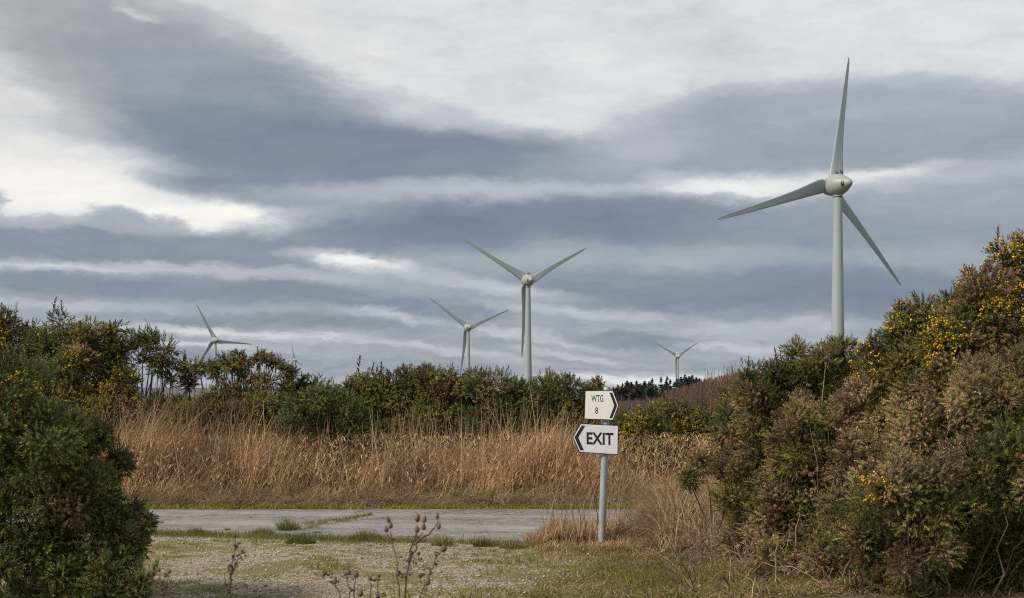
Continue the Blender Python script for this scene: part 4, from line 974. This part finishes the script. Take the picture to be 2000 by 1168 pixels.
# ------------------------------------------------------------------ conifers and bare thicket in the distance
def conifer_mesh(h, r, seed, gaps=.2):
    g = np.random.default_rng(seed); V, Fc, C = [], [], []
    levels = 17
    for i in range(levels):
        t = i / (levels - 1); z = h * (.10 + .88 * t); rr = r * (1 - t) ** .75 * g.uniform(.65, 1.15) + .07
        nb = int(9 - 4 * t)
        for k in range(nb):
            if g.random() < gaps: continue
            a = g.uniform(0, 6.283); L = rr * g.uniform(.6, 1.15)
            d = np.array([math.cos(a), math.sin(a), 0]); s = np.array([-math.sin(a), math.cos(a), 0])
            up = .25 * t - .10; tip = d * L + np.array([0, 0, z + up * L + .1 * L])
            for q in range(5):
                u0 = (q + .2) / 5; w = .50 * L * (1.15 - u0) + .12; c = d * L * u0 + np.array([0, 0, z + up * L * u0])
                e = c + d * .22 * L + s * w * g.choice([-1, 1]) + np.array([0, 0, g.uniform(-.16, .10)])
                j = len(V); V += [c + np.array([0, 0, .16]), c - d * .1 * L - np.array([0, 0, .20]), e]; Fc.append((j, j + 1, j + 2))
                j = len(V); V += [c + s * w * .4, c - s * w * .4 - np.array([0, 0, .2]), c + d * .35 * L + np.array([0, 0, .16])]; Fc.append((j, j + 1, j + 2))
    V = np.array(V); C = np.repeat(pick(len(V) // 3, ((.045, .062, .056), (.055, .072, .056), (.075, .075, .065)), (3, 2, 1), .25, g), 3, 0)  # distance haze is painted into these greyed needle tones
    return V, np.array(Fc), C
CON = []
for s in range(4):
    V, Fc, C = conifer_mesh(1.0 * 6, 1.35, 200 + s, (.15, .3, .4, .2)[s]); CON.append((V, Fc, C))
conifer_src = {}
def conifer(px, pytop, Y, kind, label, wide=1.0):
    c = at(px, pytop - 6, Y); H = c[2]; base = np.array([c[0], c[1], 0.0])
    t = empty('conifer', base, rng.uniform(0, 6.28)); tag(t, label, 'conifer', 'conifers on the skyline')
    k = H / 6
    if kind not in conifer_src:
        V, Fc, C = CON[kind]; a = mobj('crown', V, Fc, M_NEEDLE, t, tint=C)
        v, f = tubes(np.array([[(0, 0, 0), (.02, 0, 2), (0, .02, 4), (0, 0, 5.8)]], float), np.array([[.12, .09, .06, .02]]), 6)
        b = mobj('trunk', v, f, M_BRANCH, t, tint=np.tile([[.08, .065, .055]], (len(v), 1))); conifer_src[kind] = (a, b)
    else:
        for s in conifer_src[kind]:
            o = s.copy(); COL.objects.link(o); o.parent = t
    for ch in t.children: ch.scale = (k * wide, k * wide, k)
CF = [(1193, 766, 3), (1203, 764, 0), (1212, 762, 3), (1221, 757, 0), (1229, 759, 1), (1238, 757, 3), (1247, 756, 0), (1255, 758, 3), (1263, 757, 1), (1297, 757, 3),(1198, 762, 0), (1207, 757, 3), (1216, 754, 1), (1225, 750, 0), (1233, 752, 3), (1243, 749, 1), (1251, 755, 0), (1259, 750, 3), (1268, 751, 0), (1274, 745, 1), (1281, 757, 3), (1291, 742, 2), (1303, 741, 1), (1309, 746, 2), (1316, 752, 2)]
ORD = np.argsort(np.argsort([q[0] for q in CF]))
nearword = ['squat', 'blunt', 'plump', 'feathery', 'scrubby', 'wide', 'uneven', 'thick', 'rounded', 'smaller'] + ['short rounded', 'slim', 'pointed', 'broad', 'dense', 'tall thin', 'stunted', 'bushy', 'dark', 'leaning', 'low', 'tallest open', 'ragged', 'bare lower', 'spindly']
for i, (px, py, k) in enumerate(CF):
    conifer(px, py, 300 + 12 * math.sin(i * 2.3), k, '%s dark conifer, number %s from the left, right of the sign' % (nearword[i], ['one', 'two', 'three', 'four', 'five', 'six', 'seven', 'eight', 'nine', 'ten', 'eleven', 'twelve', 'thirteen', 'fourteen', 'fifteen', 'sixteen', 'seventeen', 'eighteen', 'nineteen', 'twenty', 'twenty one', 'twenty two', 'twenty three', 'twenty four', 'twenty five'][ORD[i]]), rng.uniform(1.4, 2.0) if k in (0, 3) else 1.15)
CF2 = [(1330, 742, 0), (1338, 738, 3), (1346, 741, 0), (1352, 739, 3), (1360, 743, 0), (1366, 745, 1), (1376, 746, 3), (1384, 747, 0), (1322, 746, 3)]
w2 = ['left of the middle', 'the highest', 'between the two highest', 'second highest', 'right of the highest', 'narrow', 'half sunk', 'farthest right', 'nearest the turbine tower']
for i, (px, py, k) in enumerate(CF2):
    conifer(px, py, 330, k, 'conifer top over the red thicket, %s of its clump' % w2[i], 1.7)

def twig_tree(P0, H, n, spread, g, r0):
    """upright bare stems with side twigs, returns polylines"""
    a = np.zeros((n, 3)); a[:, :2] = P0[:, :2]
    b = a + np.stack([g.normal(size=n) * spread * H, g.normal(size=n) * spread * H, H], 1)
    P = curves(a, b, np.stack([g.normal(size=n) * .05 * H, g.normal(size=n) * .05 * H, H * .03], 1), 5, g)
    m = 7; ii = np.repeat(np.arange(n), m); t = g.uniform(.3, .92, n * m); A0 = a[ii] + (b - a)[ii] * t[:, None]
    Lb = H[ii] * g.uniform(.12, .32, n * m) * (1.2 - t)
    B0 = A0 + np.stack([g.normal(size=n * m) * .35 * Lb, g.normal(size=n * m) * .35 * Lb, Lb], 1)
    Q = curves(A0, B0, np.zeros((n * m, 3)), 5, g)
    PP = np.concatenate([P, Q]); rad = np.concatenate([np.repeat(r0 * np.linspace(1, .35, 5)[None], n, 0), np.repeat(r0 * .45 * np.linspace(1, .4, 5)[None], n * m, 0)])
    return PP, rad
def thicket():
    g = np.random.default_rng(77)
    n = 2300; px = g.uniform(1195, 1640, n); Y = g.uniform(75, 125, n)
    top = np.interp(px, [1190, 1240, 1290, 1305, 1340, 1380, 1420, 1460, 1520, 1640], [784, 780, 774, 760, 750, 738, 729, 724, 718, 712]) + g.gamma(1.6, 4, n)
    x = (px - 1000) / F * Y; H = np.maximum(CH + (HZ - top) / F * Y, .8)
    PP, rad = twig_tree(np.stack([x, Y, x * 0], 1), H, n, .07, g, .030)
    v, f = tubes(PP, rad)
    c = np.repeat(pick(len(PP), ((.11, .060, .046), (.15, .09, .065), (.065, .042, .034), (.14, .105, .075)), (3, 3, 2, 2), .22, g), 15, 0)
    tag(mobj('bare_thicket', v, f, M_TWIG, tint=c), 'reddish brown bare thicket on the rise right of the conifers', 'thicket', kind='stuff')
    n = 2200; px = g.uniform(1180, 1330, n); Y = g.uniform(60, 110, n); top = 796 - g.gamma(1.5, 5, n); x = (px - 1000) / F * Y; H = np.maximum(CH + (HZ - top) / F * Y, .5)
    PP, rad = twig_tree(np.stack([x, Y, x * 0], 1)[:900], H[:900], 900, .12, g, .016)
    v, f = tubes(PP, rad); c = np.repeat(pick(len(PP), ((.12, .09, .085), (.16, .12, .11), (.08, .06, .055)), (3, 2, 2), .2, g), 15, 0)
    tag(mobj('low_scrub', v, f, M_TWIG, tint=c), 'greyish purple low scrub in front of the conifers', 'scrub', kind='stuff')
    for (cx, top, w, Y, k, lab, col) in ((1388, 716, 16, 100, 16, 'bare red twigged tree standing out of the thicket right of the conifers', (.15, .08, .07)), (1430, 708, 20, 98, 26, 'largest bare red tree on the thicket crest left of the right hand gorse', (.15, .075, .065)),
                                      (2, 582, 24, 30, 22, 'pale bare twigs rising over the gorse at the left edge', (.28, .20, .15))):
        P0 = np.zeros((k, 3)); P0[:, 0] = (cx + g.normal(size=k) * w * .45 - 1000) / F * Y; P0[:, 1] = Y + g.normal(size=k) * .4
        H = CH + (HZ - top - np.abs(g.normal(size=k)) * 16) / F * Y
        c0 = np.array([(cx - 1000) / F * Y, Y, 0]); P0[:, :2] = c0[:2] + (P0[:, :2] - c0[:2]) * .5
        PP, rad = twig_tree(P0, H, k, .05, g, .022 if Y > 50 else .010); PP = PP - c0
        t = empty('bare_tree', c0); tag(t, lab, 'bare tree')
        v, f = tubes(PP[:k], rad[:k] * 1.3); mobj('trunk', v, f, M_TWIG, t, tint=np.repeat(pick(k, (col,), (1,), .2, g), 15, 0))
        v, f = tubes(PP[k:], rad[k:]); mobj('crown', v, f, M_TWIG, t, tint=np.repeat(pick(len(PP) - k, (col,), (1,), .25, g), 15, 0))
thicket()
